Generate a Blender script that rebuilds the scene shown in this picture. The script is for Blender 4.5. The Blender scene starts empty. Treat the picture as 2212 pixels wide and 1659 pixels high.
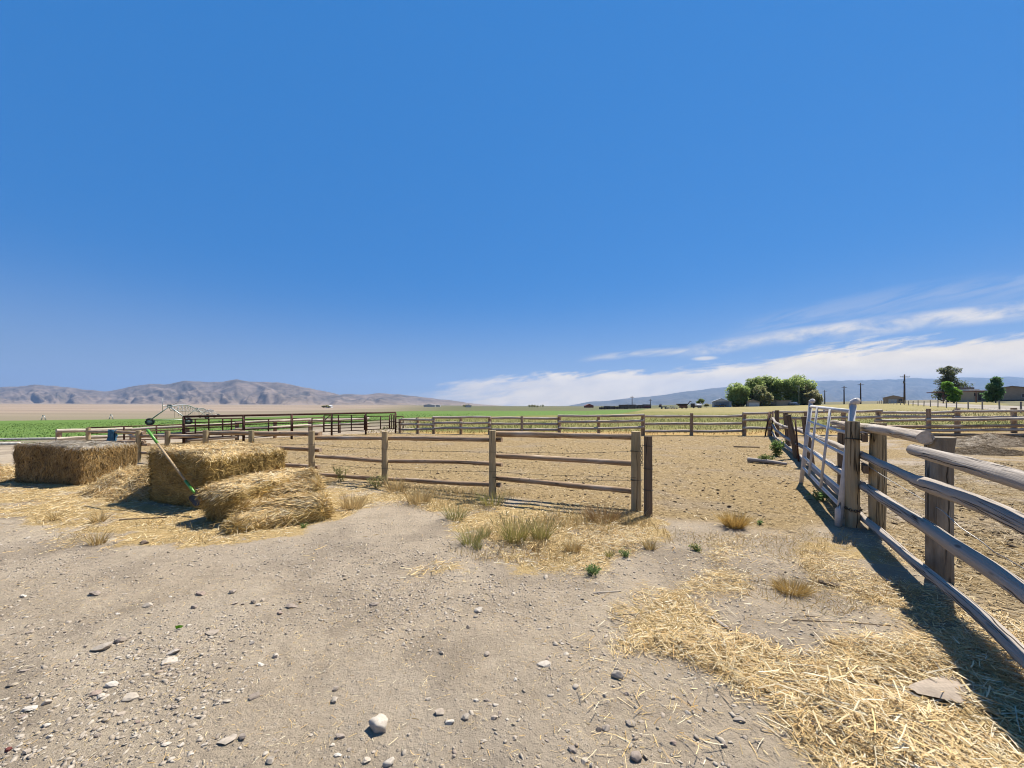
import bpy, math, random
import numpy as np
from mathutils import Vector, Matrix
random.seed(7); RNG = np.random.default_rng(11)
S = bpy.context.scene; COL = S.collection
F, CX, HV, EYE = 832.0, 1106.0, 878.0, 1.6          # focal length, centre and horizon of the photograph, eye height in metres

# ------------------------------------------------------------------ noise, terrain height
def _h(ix, iy, iz):
    with np.errstate(over='ignore'):
        h = (ix.astype(np.int64) * 374761393 + iy.astype(np.int64) * 668265263 + iz.astype(np.int64) * 1274126177) & 0xffffffff
        h = ((h ^ (h >> 13)) * 1274126177) & 0xffffffff
        h = ((h ^ (h >> 15)) * 2246822519) & 0xffffffff
        return ((h ^ (h >> 16)) & 0xffffff) / float(0xffffff)
def vnoise(p):
    p = np.asarray(p, float); i = np.floor(p).astype(np.int64); f = p - i; f = f * f * (3 - 2 * f)
    x, y, z = i[..., 0], i[..., 1], i[..., 2]; fx, fy, fz = f[..., 0], f[..., 1], f[..., 2]
    L = lambda a, b, t: a + (b - a) * t
    return L(L(L(_h(x, y, z), _h(x+1, y, z), fx), L(_h(x, y+1, z), _h(x+1, y+1, z), fx), fy),
             L(L(_h(x, y, z+1), _h(x+1, y, z+1), fx), L(_h(x, y+1, z+1), _h(x+1, y+1, z+1), fx), fy), fz)
def fbm(p, o=4):
    p = np.asarray(p, float); s = 0; a = .5
    for k in range(o): s = s + a * vnoise(p + 17.3 * k); p = p * 2.03; a *= .5
    return s / (1 - .5 ** o)
def sm(a, b, x):
    t = np.clip((x - a) / (b - a), 0, 1); return t * t * (3 - 2 * t)
def gz(x, y, rough=True):
    x = np.asarray(x, float); y = np.asarray(y, float)
    r = np.sqrt(x * x + y * y); az = np.arctan2(x, y)
    wl = sm(-.2, -.65, az); wr = np.clip((az - .2) / .72, 0, 1)
    z = -wl * (1.1 * sm(16, 60, r) + 2.0 * sm(60, 240, r)) + wr * 3.4 * np.clip((r - 22) / 180, 0, 1)
    slope = np.interp(az, [-1.2, -.35, 0, .25, .9, 1.3], [.006, .005, .0012, .0012, .0135, .0135])
    z = z + slope * np.maximum(r - 260, 0)
    if rough:
        p = np.stack([x, y, 0 * x], -1)
        w = 1 - sm(25, 60, r)
        z = z + w * (.07 * (fbm(p * .55, 3) - .5) + .034 * (fbm(p * 3.1 + 9, 4) - .5))
    return z
def G1(x, y): return float(gz(np.array([x]), np.array([y]))[0])
def P(u, v, d): return Vector(((u - CX) / F * d, d, EYE - (v - HV) / F * d))
def gp(u, v):                                        # ground point under a photograph pixel
    d = 1.6 * F / (v - HV)
    for _ in range(6): d = (EYE - G1((u - CX) / F * d, d)) * F / (v - HV)
    x = (u - CX) / F * d; return Vector((x, d, G1(x, d)))

# ------------------------------------------------------------------ materials
ALB = .633                                            # overall reflectance of the dry, dusty place
def nmat(name):
    m = bpy.data.materials.new(name); m.use_nodes = True; nt = m.node_tree
    return m, nt, nt.nodes['Principled BSDF']
class NB:
    def __init__(s, nt): s.nt = nt
    def n(s, t, **k):
        n = s.nt.nodes.new(t)
        for a, b in k.items(): setattr(n, a, b)
        return n
    def set(s, sock, v):
        if isinstance(v, bpy.types.NodeSocket): s.nt.links.new(v, sock)
        elif v is not None: sock.default_value = v
    def m(s, op, a, b=None, c=None, clamp=False):
        n = s.n('ShaderNodeMath', operation=op, use_clamp=clamp)
        for i, v in enumerate((a, b, c)):
            if v is not None: s.set(n.inputs[i], v)
        return n.outputs[0]
    def smooth(s, a, b, x):
        n = s.n('ShaderNodeMapRange', interpolation_type='SMOOTHSTEP'); s.set(n.inputs[0], x); s.set(n.inputs[1], a); s.set(n.inputs[2], b)
        return n.outputs[0]
    def mix(s, f, a, b, blend='MIX'):
        n = s.n('ShaderNodeMix', data_type='RGBA', blend_type=blend); s.set(n.inputs[0], f)
        for i, v in ((6, a), (7, b)): s.set(n.inputs[i], v if isinstance(v, bpy.types.NodeSocket) else (*v[:3], 1))
        return n.outputs[2]
    def noise(s, vec, scale, detail=4, rough=.6, dist=0):
        n = s.n('ShaderNodeTexNoise'); s.set(n.inputs['Vector'], vec); n.inputs['Scale'].default_value = scale
        n.inputs['Detail'].default_value = detail; n.inputs['Roughness'].default_value = rough; n.inputs['Distortion'].default_value = dist
        return n.outputs[0]
    def voro(s, vec, scale, out=0, feature='F1'):
        n = s.n('ShaderNodeTexVoronoi', feature=feature); s.set(n.inputs['Vector'], vec); n.inputs['Scale'].default_value = scale
        return n.outputs[out]
    def map(s, vec, sc=(1, 1, 1), loc=(0, 0, 0)):
        n = s.n('ShaderNodeMapping'); s.set(n.inputs[0], vec); n.inputs['Scale'].default_value = sc; n.inputs['Location'].default_value = loc
        return n.outputs[0]
    def attr(s, name, out='Fac'):
        return s.n('ShaderNodeAttribute', attribute_name=name).outputs[out]
    def ramp(s, f, stops):
        n = s.n('ShaderNodeValToRGB'); s.set(n.inputs[0], f); e = n.color_ramp.elements
        while len(e) < len(stops): e.new(.5)
        for k, (p, c) in enumerate(stops): e[k].position = p; e[k].color = (*c, 1)
        return n.outputs[0]
    def bump(s, h, strength, dist, normal=None):
        n = s.n('ShaderNodeBump'); s.set(n.inputs['Height'], h); n.inputs['Strength'].default_value = strength; n.inputs['Distance'].default_value = dist
        if normal: s.set(n.inputs['Normal'], normal)
        return n.outputs[0]
def vcol_mat(name, rough=.8, spec=.2, transl=0.0, noise=0.0):
    m, nt, b = nmat(name); k = NB(nt); c = k.attr('col', 'Color')
    if noise:
        tc = k.n('ShaderNodeTexCoord').outputs['Object']
        c = k.mix(1.0, c, k.ramp(k.noise(tc, noise, 5, .7), [(.25, (.72, .72, .72)), (.75, (1.2, 1.2, 1.2))]), 'MULTIPLY')
    c = k.mix(1.0, c, (ALB,) * 3, 'MULTIPLY')
    k.set(b.inputs['Base Color'], c); b.inputs['Roughness'].default_value = rough; b.inputs['Specular IOR Level'].default_value = spec
    if transl:
        t = k.n('ShaderNodeBsdfTranslucent'); k.set(t.inputs[0], c); mx = k.n('ShaderNodeMixShader'); mx.inputs[0].default_value = transl
        nt.links.new(b.outputs[0], mx.inputs[1]); nt.links.new(t.outputs[0], mx.inputs[2])
        nt.links.new(mx.outputs[0], nt.nodes['Material Output'].inputs[0])
    return m
def plain(name, c, rough=.6, metal=0, spec=.4, var=.25, scale=6, bump=0):
    m, nt, b = nmat(name); k = NB(nt); tc = k.n('ShaderNodeTexCoord').outputs['Object']
    f = k.noise(tc, scale, 5, .65)
    k.set(b.inputs['Base Color'], k.mix(k.smooth(.3, .7, f), tuple(x * ALB * (1 - var) for x in c), tuple(min(1, x * ALB * (1 + var)) for x in c)))
    b.inputs['Roughness'].default_value = rough; b.inputs['Metallic'].default_value = metal; b.inputs['Specular IOR Level'].default_value = spec
    if bump: k.set(b.inputs['Normal'], k.bump(k.noise(tc, scale * 4, 4), bump, .01))
    return m
def wood(name, dark, mid, light, crack=.5, patch=None):
    m, nt, b = nmat(name); k = NB(nt); wc = k.attr('wc', 'Vector')
    oi = k.n('ShaderNodeObjectInfo').outputs['Random']
    off = k.n('ShaderNodeCombineXYZ'); k.set(off.inputs[2], k.m('MULTIPLY', oi, 57.0))
    va = k.n('ShaderNodeVectorMath', operation='ADD'); k.set(va.inputs[0], wc); k.set(va.inputs[1], off.outputs[0]); v = va.outputs[0]
    grain = k.noise(k.map(v, (22, 22, 1.0)), 1.6, 7, .74, .5)
    fine = k.noise(k.map(v, (120, 120, 3)), 1.5, 3, .6)
    broad = k.noise(k.map(v, (5, 5, 1.6)), 1.0, 4, .6)
    c = k.ramp(grain, [(.18, dark), (.5, mid), (.80, light)])
    c = k.mix(k.m('MULTIPLY', k.smooth(.35, .75, fine), .35), c, tuple(x * .55 for x in mid))
    c = k.mix(k.smooth(.45, .75, broad), c, patch or tuple(x * 1.25 for x in light))
    ck = k.noise(k.map(v, (17, 17, .38), (3, 1, 0)), 1.0, 3, .6, .9)
    ckm = k.m('SUBTRACT', 1.0, k.smooth(.0, .030, k.m('ABSOLUTE', k.m('SUBTRACT', ck, .47))))
    gate = k.smooth(.52, .62, k.noise(k.map(v, (5, 5, .9), (7, 2, 0)), 1.0, 2))
    ckm = k.m('MULTIPLY', ckm, gate)
    sx = k.n('ShaderNodeSeparateXYZ'); k.set(sx.inputs[0], wc); th = k.m('ARCTAN2', sx.outputs[1], sx.outputs[0]); zc_ = k.n('ShaderNodeSeparateXYZ'); k.set(zc_.inputs[0], v); zt = zc_.outputs[2]
    for q_, ph in ((0, 0.0), (1, 2.2), (2, 4.3)):                        # long drying cracks that wander round the pole
        cz = k.n('ShaderNodeCombineXYZ'); k.set(cz.inputs[2], zt); cz.inputs[0].default_value = 3.7 * q_ + 1
        wn = k.noise(cz.outputs[0], .9, 4, .55); gt = k.smooth(.42, .50, k.noise(k.map(cz.outputs[0], (1, 1, 1), (9 + q_, 4, 0)), .8, 2))
        dl = k.m('ABSOLUTE', k.m('SINE', k.m('MULTIPLY', k.m('SUBTRACT', th, k.m('ADD', k.m('MULTIPLY', wn, 3.4), ph)), .5)))
        ckm = k.m('MAXIMUM', ckm, k.m('MULTIPLY', k.m('SUBTRACT', 1.0, k.smooth(.012, .042, dl)), gt))
    kn = k.voro(k.map(v, (7, 7, 2.4)), 1.0, 0); knm = k.m('SUBTRACT', 1.0, k.smooth(.05, .13, kn))
    c = k.mix(k.m('MULTIPLY', knm, .75), c, tuple(x * .35 for x in dark))
    c = k.mix(k.m('MULTIPLY', ckm, crack), c, (.015, .012, .01))
    c = k.mix(1.0, c, (ALB,) * 3, 'MULTIPLY')
    k.set(b.inputs['Base Color'], c); b.inputs['Roughness'].default_value = .85; b.inputs['Specular IOR Level'].default_value = .2
    hgt = k.m('SUBTRACT', k.m('ADD', k.m('MULTIPLY', grain, .6), k.m('MULTIPLY', fine, .3)), k.m('MULTIPLY', ckm, 1.4))
    k.set(b.inputs['Normal'], k.bump(hgt, 1.0, .010))
    return m

# ------------------------------------------------------------------ mesh building
def link(name, me, mats, parent=None):
    o = bpy.data.objects.new(name, me); COL.objects.link(o)
    for m in (mats if isinstance(mats, (list, tuple)) else [mats]): me.materials.append(m)
    if parent is not None:
        o.parent = parent; o.matrix_parent_inverse = Matrix.Translation(-parent.location) if parent.rotation_euler.z == 0 else Matrix()
    return o
def tag(o, label=None, cat=None, group=None, kind=None):
    if label: o['label'] = label
    if cat: o['category'] = cat
    if group: o['group'] = group
    if kind: o['kind'] = kind
    return o
def empty(name, loc, label, cat, group=None):
    o = bpy.data.objects.new(name, None); COL.objects.link(o); o.location = loc; o.empty_display_size = .1
    return tag(o, label, cat, group)
class MB:
    def __init__(s): s.v = []; s.f = []; s.wc = []; s.mi = []; s.smooth = []
    def add(s, vs, fs, wc=None, mi=0, smooth=True):
        b = len(s.v); s.v += [tuple(p) for p in vs]; s.f += [tuple(i + b for i in f) for f in fs]
        s.wc += [tuple(p) for p in (wc if wc is not None else vs)]; s.mi += [mi] * len(fs); s.smooth += [smooth] * len(fs)
        return s
    def box(s, c, d, rz=0, mi=0, taper=1.0):
        c = Vector(c); R = Matrix.Rotation(rz, 3, 'Z'); q = []
        for z in (-1, 1):
            t = 1 if z < 0 else taper
            for x, y in ((-1, -1), (1, -1), (1, 1), (-1, 1)): q.append(c + R @ Vector((x * d[0] / 2 * t, y * d[1] / 2 * t, z * d[2] / 2)))
        return s.add(q, [(3, 2, 1, 0), (4, 5, 6, 7), (0, 1, 5, 4), (1, 2, 6, 5), (2, 3, 7, 6), (3, 0, 4, 7)], mi=mi, smooth=False)
    def tube(s, pts, r, seg=8, mi=0, closed=False):
        pts = [Vector(p) for p in pts]; n = len(pts); vs = []; fs = []; wc = []; L = 0
        for i, p in enumerate(pts):
            t = (pts[min(i + 1, n - 1)] - pts[max(i - 1, 0)])
            if closed: t = pts[(i + 1) % n] - pts[i - 1]
            t.normalize(); a = t.cross(Vector((0, 0, 1)) if abs(t.z) < .9 else Vector((1, 0, 0))).normalized(); b = t.cross(a)
            rr = r[i] if isinstance(r, (list, tuple)) else r
            if i: L += (p - pts[i - 1]).length
            for k in range(seg):
                A = 2 * math.pi * k / seg; vs.append(p + a * (rr * math.cos(A)) + b * (rr * math.sin(A))); wc.append((rr * math.cos(A), rr * math.sin(A), L))
        for i in range(n if closed else n - 1):
            j = (i + 1) % n
            for k in range(seg): fs.append((i * seg + k, i * seg + (k + 1) % seg, j * seg + (k + 1) % seg, j * seg + k))
        if not closed: fs += [tuple(range(seg))[::-1], tuple(range((n - 1) * seg, n * seg))]
        return s.add(vs, fs, wc, mi)
    def ring(s, c, R, r, axis, n=20, seg=6, mi=0):
        axis = Vector(axis).normalized(); a = axis.cross(Vector((0, 0, 1)) if abs(axis.z) < .9 else Vector((1, 0, 0))).normalized(); b = axis.cross(a)
        return s.tube([Vector(c) + a * R * math.cos(2 * math.pi * k / n) + b * R * math.sin(2 * math.pi * k / n) for k in range(n)], r, seg, mi, True)
    def disc(s, c, R, w, axis, n=20, mi=0):
        c = Vector(c); ax = Vector(axis).normalized(); return s.tube([c - ax * w / 2, c + ax * w / 2], R, n, mi)
    def build(s, name, mats, parent=None):
        me = bpy.data.meshes.new(name); me.from_pydata(s.v, [], s.f); me.update()
        a = me.attributes.new('wc', 'FLOAT_VECTOR', 'POINT'); a.data.foreach_set('vector', np.array(s.wc, 'f').ravel())
        me.polygons.foreach_set('material_index', np.array(s.mi, 'i')); me.polygons.foreach_set('use_smooth', np.array(s.smooth, bool))
        return link(name, me, mats, parent)
def fast_mesh(name, V, Q, mats, cols=None, parent=None, smooth=False):      # V (n,3), Q (m,k): one size of face
    me = bpy.data.meshes.new(name); Q = np.asarray(Q, 'i'); m, kk = Q.shape
    me.vertices.add(len(V)); me.vertices.foreach_set('co', np.asarray(V, 'f').ravel())
    me.loops.add(m * kk); me.loops.foreach_set('vertex_index', Q.ravel())
    me.polygons.add(m); me.polygons.foreach_set('loop_start', np.arange(0, m * kk, kk, dtype='i'))
    if smooth: me.polygons.foreach_set('use_smooth', np.ones(m, bool))
    me.update(calc_edges=True)
    if cols is not None:
        a = me.attributes.new('col', 'FLOAT_COLOR', 'POINT'); a.data.foreach_set('color', np.concatenate([cols, np.ones((len(V), 1))], 1).astype('f').ravel())
    return link(name, me, mats, parent)
def log_into(mb, pts, r0, r1, seed, seg=14, step=.07, rough=.10, knots=.5, wob=.006, square=0.0, flare=0.0):
    """a pole of wood along a polyline: bends, swellings, knots, flutes and sawn ends"""
    pts = np.array([tuple(p) for p in pts], float)
    if len(pts) == 2: pts = np.array([pts[0], (pts[0] + pts[1]) / 2, pts[1]])
    seglen = np.r_[0, np.cumsum(np.linalg.norm(np.diff(pts, axis=0), axis=1))]; L = seglen[-1]
    n = max(4, int(L / step)); t = np.linspace(0, L, n)
    C = np.stack([np.interp(t, seglen, pts[:, k]) for k in range(3)], 1)
    for _ in range(max(1, int(.25 / step))):                              # soften corners
        C[1:-1] = (C[:-2] + 2 * C[1:-1] + C[2:]) / 4
    o3 = np.stack([t * .9, 0 * t + seed * 3.1, 0 * t], 1)
    T = np.gradient(C, axis=0); T /= np.linalg.norm(T, axis=1)[:, None]
    up = np.where(np.abs(T[:, 2:3]) < .8, np.array([[0, 0, 1.]]), np.array([[1., 0, 0]]))
    A = np.cross(T, up); A /= np.linalg.norm(A, axis=1)[:, None]; B = np.cross(A, T)
    C = C + A * ((fbm(o3, 3) - .5) * wob * 6)[:, None] + B * ((fbm(o3 + 50, 3) - .5) * wob * 6)[:, None]
    th = np.arange(seg) * 2 * np.pi / seg
    rr = r0 + (r1 - r0) * (t / L) + flare * np.exp(-t / .12)
    rr = rr * (1 + knots * .35 * (fbm(np.stack([t * 2.2, 0 * t + seed * 7.7, 0 * t], 1), 2) - .5))
    ct, st = np.cos(th), np.sin(th)
    q = np.stack([np.broadcast_to(ct * 1.6, (n, seg)), np.broadcast_to(st * 1.6, (n, seg)), np.broadcast_to((t * 1.6)[:, None], (n, seg)) + seed * 5.3], -1)
    dsp = 1 + rough * 2.4 * (fbm(q, 4) - .5)
    if square: dsp = dsp * (1 + square * (1 / np.maximum(np.abs(ct), np.abs(st)) - 1.2))
    R = rr[:, None] * dsp
    V = C[:, None, :] + A[:, None, :] * (R * ct)[..., None] + B[:, None, :] * (R * st)[..., None]
    wc = np.stack([R * ct, R * st, np.broadcast_to((t + seed * 1.37)[:, None], (n, seg))], -1)
    fs = [(i * seg + k, i * seg + (k + 1) % seg, (i + 1) * seg + (k + 1) % seg, (i + 1) * seg + k) for i in range(n - 1) for k in range(seg)]
    mb.add(V.reshape(-1, 3), [f[::-1] for f in fs], wc.reshape(-1, 3))
    for i, fl in ((0, 0), (n - 1, 1)):                                     # sawn ends, a ring of their own so that the edge stays crisp
        f = tuple(range(seg)) if fl == 0 else tuple(range(seg))[::-1]
        mb.add(V[i], [f], wc[i] * np.array([.16, .16, 1]) + np.array([.3, .2, 0]), smooth=False)
    return mb
_seed = [1]
def log(name, mat, parent, pts, r0, r1=None, **k):
    _seed[0] += 1
    return log_into(MB(), pts, r0, r1 or r0, _seed[0] * 1.618 % 97, **k).build(name, mat, parent)
def post(mat, parent, x, y, ztop, r, lean=(0, 0), name='post', **k):
    g = G1(x, y)
    return log(name, mat, parent, [(x + lean[0], y + lean[1], ztop), (x + lean[0] * .5, y + lean[1] * .5, (g + ztop) / 2), (x, y, g - .12)], r, r * 1.06, **{**dict(knots=.2, wob=.002, rough=.06), **k})
def pick(pal, n):
    pal = np.array(pal); i = RNG.integers(0, len(pal), n); j = RNG.integers(0, len(pal), n); t = RNG.random((n, 1)) ** 2
    return pal[i] * (1 - t * .5) + pal[j] * t * .5
def blades_arrays(p, d, w, bend, cols, taper=True, side=None):
    """n bent strips: base p (n,3), direction*length d (n,3), width w (n), bend offset (n,3) at the tip"""
    n = len(p)
    if side is None:
        side = np.cross(d, RNG.normal(size=(n, 3)))
    side = side / (np.linalg.norm(side, axis=1)[:, None] + 1e-9) * w[:, None] / 2
    a, b, c = p, p + d * .55 + bend * .3, p + d + bend
    wt = .25 if taper else .8
    V = np.stack([a - side, a + side, b - side * .9, b + side * .9, c - side * wt, c + side * wt], 1).reshape(-1, 3)
    i = np.arange(n)[:, None] * 6
    Q = np.concatenate([i + np.array([[0, 1, 3, 2]]), i + np.array([[2, 3, 5, 4]])], 0)
    return V, Q, np.repeat(cols, 6, 0)
def join_arrays(parts):
    V, Q, C, b = [], [], [], 0
    for v, q, c in parts: V.append(v); Q.append(q + b); C.append(c); b += len(v)
    return np.concatenate(V), np.concatenate(Q), np.concatenate(C)
def inside_sd(poly, x, y):                                                # signed distance, positive inside
    poly = np.array(poly, float); n = len(poly); d = np.full(x.shape, 1e18); ins = np.zeros(x.shape, bool)
    for i in range(n):
        ax, ay = poly[i]; bx, by = poly[(i + 1) % n]; ex, ey = bx - ax, by - ay
        t = np.clip(((x - ax) * ex + (y - ay) * ey) / (ex * ex + ey * ey + 1e-12), 0, 1)
        d = np.minimum(d, (x - ax - t * ex) ** 2 + (y - ay - t * ey) ** 2)
        c = ((ay > y) != (by > y)) & (x < (bx - ax) * (y - ay) / (by - ay + 1e-12) + ax); ins ^= c
    d = np.sqrt(d); return np.where(ins, d, -d)

STRAW = [(.88, .61, .27), (.90, .68, .33), (.72, .46, .18), (.95, .78, .47), (.58, .37, .14), (.88, .63, .28), (.97, .85, .60)]
OLDSTRAW = [(.42, .30, .15), (.50, .38, .20), (.36, .24, .10), (.46, .36, .24), (.30, .20, .09), (.55, .44, .27)]
GREYSTRAW = [(.47, .42, .35), (.52, .46, .38), (.42, .36, .29), (.56, .50, .40), (.48, .38, .24)]
DRYGRASS = [(.66, .47, .19), (.72, .55, .26), (.60, .39, .14), (.68, .47, .20), (.76, .62, .36)]
GREENGRASS = [(.20, .25, .06), (.27, .30, .09), (.36, .33, .12), (.16, .21, .06), (.50, .40, .16)]
M_straw = vcol_mat('straw', .6, .25, .12); M_grass = vcol_mat('grass_blade', .6, .25, .25); M_leaf = vcol_mat('leaf', .6, .2, .62)
M_stone = vcol_mat('stone', .85, .25, 0, 60); M_bale = vcol_mat('bale_core', .9, .1, 0, 35)
M_grey = wood('weathered_grey_wood', (.33, .27, .215), (.54, .46, .385), (.74, .655, .56), 1.0, (.52, .44, .36))
M_rail = wood('brown_bark_pole', (.24, .15, .08), (.52, .35, .21), (.74, .59, .44), .5, (.68, .54, .41))
M_post = wood('tan_treated_post', (.36, .25, .12), (.64, .49, .28), (.76, .62, .40), .7, (.36, .30, .17))
M_dark = wood('dark_weathered_post', (.12, .08, .05), (.25, .175, .115), (.38, .28, .18), .9, (.20, .15, .10))
M_pale = wood('pale_peeled_pole', (.36, .27, .19), (.64, .53, .42), (.86, .76, .65), .5, (.80, .70, .59))
M_rust = plain('rusty_pipe', (.10, .045, .03), .75, .3, .3, .45, 14)
M_white = plain('white_gate_paint', (.74, .70, .67), .5, 0, .4, .13, 7)
M_wire = plain('dull_wire', (.10, .085, .07), .6, .6, .4, .2, 20)
M_bright_wire = plain('galvanised_wire', (.55, .52, .48), .45, .5, .5, .15, 20)

# ------------------------------------------------------------------ regions of the ground, in metres
def gpoly(l): return [tuple(gp(u, v)[:2]) for u, v in l]
STRAW_BALES = gpoly([(-500, 1070), (0, 1112), (90, 1150), (230, 1182), (460, 1178), (660, 1162), (745, 1122), (780, 1095), (905, 1090), (985, 1115),
                     (960, 1165), (1090, 1205), (1200, 1240), (1320, 1195), (1440, 1165), (1470, 1135), (1360, 1105), (1060, 1072), (700, 1030), (600, 1005), (200, 1005), (-500, 1012)])
STRAW_RIGHT = gpoly([(1490, 1155), (1640, 1142), (1800, 1142), (1960, 1180), (2400, 1500), (2500, 1900), (1850, 1760), (1640, 1520), (1350, 1400), (1325, 1300), (1440, 1215)])
STRAW_SPOT = gpoly([(848, 1242), (880, 1230), (960, 1228), (940, 1246), (880, 1256)])
DIRT_A = gpoly([(1530, 1300), (1620, 1282), (1780, 1275), (1905, 1330), (2010, 1420), (1900, 1400), (1700, 1392), (1560, 1375)])
DIRT_B = gpoly([(1600, 1160), (1700, 1150), (1735, 1240), (1650, 1290), (1600, 1230)])
DIRT_C = gpoly([(1400, 1180), (1500, 1168), (1530, 1225), (1440, 1262), (1380, 1240)])
CORRAL = [(1.99, 5.63), (-.34, 6.75), (-2.62, 7.9), (-4.3, 8.25), (-6.1, 9), (-12.5, 12), (-17.6, 15), (-15, 20), (-7.5, 24), (-5, 21.8), (14, 20.8), (8.4, 11.4), (4.9, 5.5), (3.6, 4.7)]
PEN = [(4.9, 5.3), (14.1, 20.8), (60, 20.3), (60, 0), (2.2, .6)]
FIELD_STRIP = [(-260, 20.6), (-29, 21), (-24, 22.2), (-260, 21.9)]
FIELD = [(-260, 25.2), (-34, 25.6), (-24, 33), (-14, 57), (22, 78), (52, 150), (-160, 118), (-300, 100)]
MEADOW = [(-4, 21.9), (-7, 24), (-14, 57), (22, 78), (52, 150), (62, 172), (150, 172), (150, 120), (50, 36), (30, 21), (14, 20.9)]
def regions(x, y):
    p = np.stack([x, y, 0 * x], -1)
    n1 = fbm(p * .8 + 3, 4) - .5; n2 = fbm(p * 2.7 + 40, 3) - .5
    q = n1 * .9 + n2 * .5 - .08; sb, sr, ss = (sm(-.35, .35, inside_sd(P_, x, y) + q + e) for P_, e in ((STRAW_BALES, .04), (STRAW_RIGHT, 0), (STRAW_SPOT, .22)))
    straw = np.maximum(np.maximum(sb * 1.4, ss * 1.2), sr * (.60 + .54 * sm(3.6, 2.5, y)))
    for hole, s_ in ((DIRT_A, .8), (DIRT_B, .7), (DIRT_C, .7)): straw = straw * (1 - s_ * sm(-.18, .18, inside_sd(hole, x, y) + n1 * .7 + n2 * .4))
    far = np.sqrt(x * x + y * y)
    corral = sm(-.25, .25, inside_sd(CORRAL, x, y) + n1 * .5)
    pen = sm(-.25, .25, inside_sd(PEN, x, y) + n1 * .4)
    field = np.maximum(sm(-.8, .8, inside_sd(FIELD, x, y) + n1), sm(-.3, .3, inside_sd(FIELD_STRIP, x, y) + n1 * .5))
    mead = sm(-.6, .6, inside_sd(MEADOW, x, y) + n1)
    dist = sm(22, 45, far)
    az = np.arctan2(x, y); valley = dist * sm(-.38, -.12, az + n1 * .05) * (1 - .5 * sm(.5, .9, az))
    return dict(near_plain=dist * sm(520, 150, far), dry_meadow=mead * sm(26, 48, x + n1 * 14) * sm(24, 36, y), valley=valley, straw=straw, corral=corral, pen=pen, field=field, meadow=mead, plain=dist, drystrip=mead * (1 - sm(22.6, 25.5, y + n1 * 3)))

def build_ground():
    r = np.r_[np.geomspace(.35, 30, 330), np.geomspace(30.5, 14000, 190)[0:]]
    th = np.r_[np.radians(np.arange(-64, 64.01, .36)), np.radians(np.arange(68, 295.9, 4))]
    nr, nt = len(r), len(th); R, T = np.meshgrid(r, th, indexing='ij'); x, y = R * np.sin(T), R * np.cos(T)
    z = gz(x, y)
    V = np.stack([x, y, z], -1).reshape(-1, 3); V = np.r_[V, [[0, 0, G1(0, 0)]]]
    i, j = np.meshgrid(np.arange(nr - 1), np.arange(nt), indexing='ij'); jn = (j + 1) % nt
    Q = np.stack([i * nt + j, (i + 1) * nt + j, (i + 1) * nt + jn, i * nt + jn], -1).reshape(-1, 4)
    c = len(V) - 1; j0 = np.arange(nt)
    hub = np.stack([np.full(nt, c), j0, (j0 + 1) % nt, (j0 + 1) % nt], -1)[:, :3]
    me_mat = ground_mat()
    me = bpy.data.meshes.new('ground')
    me.from_pydata(V.tolist(), [], [tuple(q) for q in Q[:, ::-1].tolist()] + [tuple(q[::-1]) for q in hub.tolist()]); me.update()
    me.polygons.foreach_set('use_smooth', np.ones(len(me.polygons), bool))
    for k, a in regions(V[:, 0], V[:, 1]).items():
        at = me.attributes.new(k, 'FLOAT', 'POINT'); at.data.foreach_set('value', a.astype('f'))
    me.update()
    o = link('ground', me, me_mat); o['kind'] = 'structure'
    if me.polygons[0].normal.z < 0: me.flip_normals()
    return o
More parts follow.
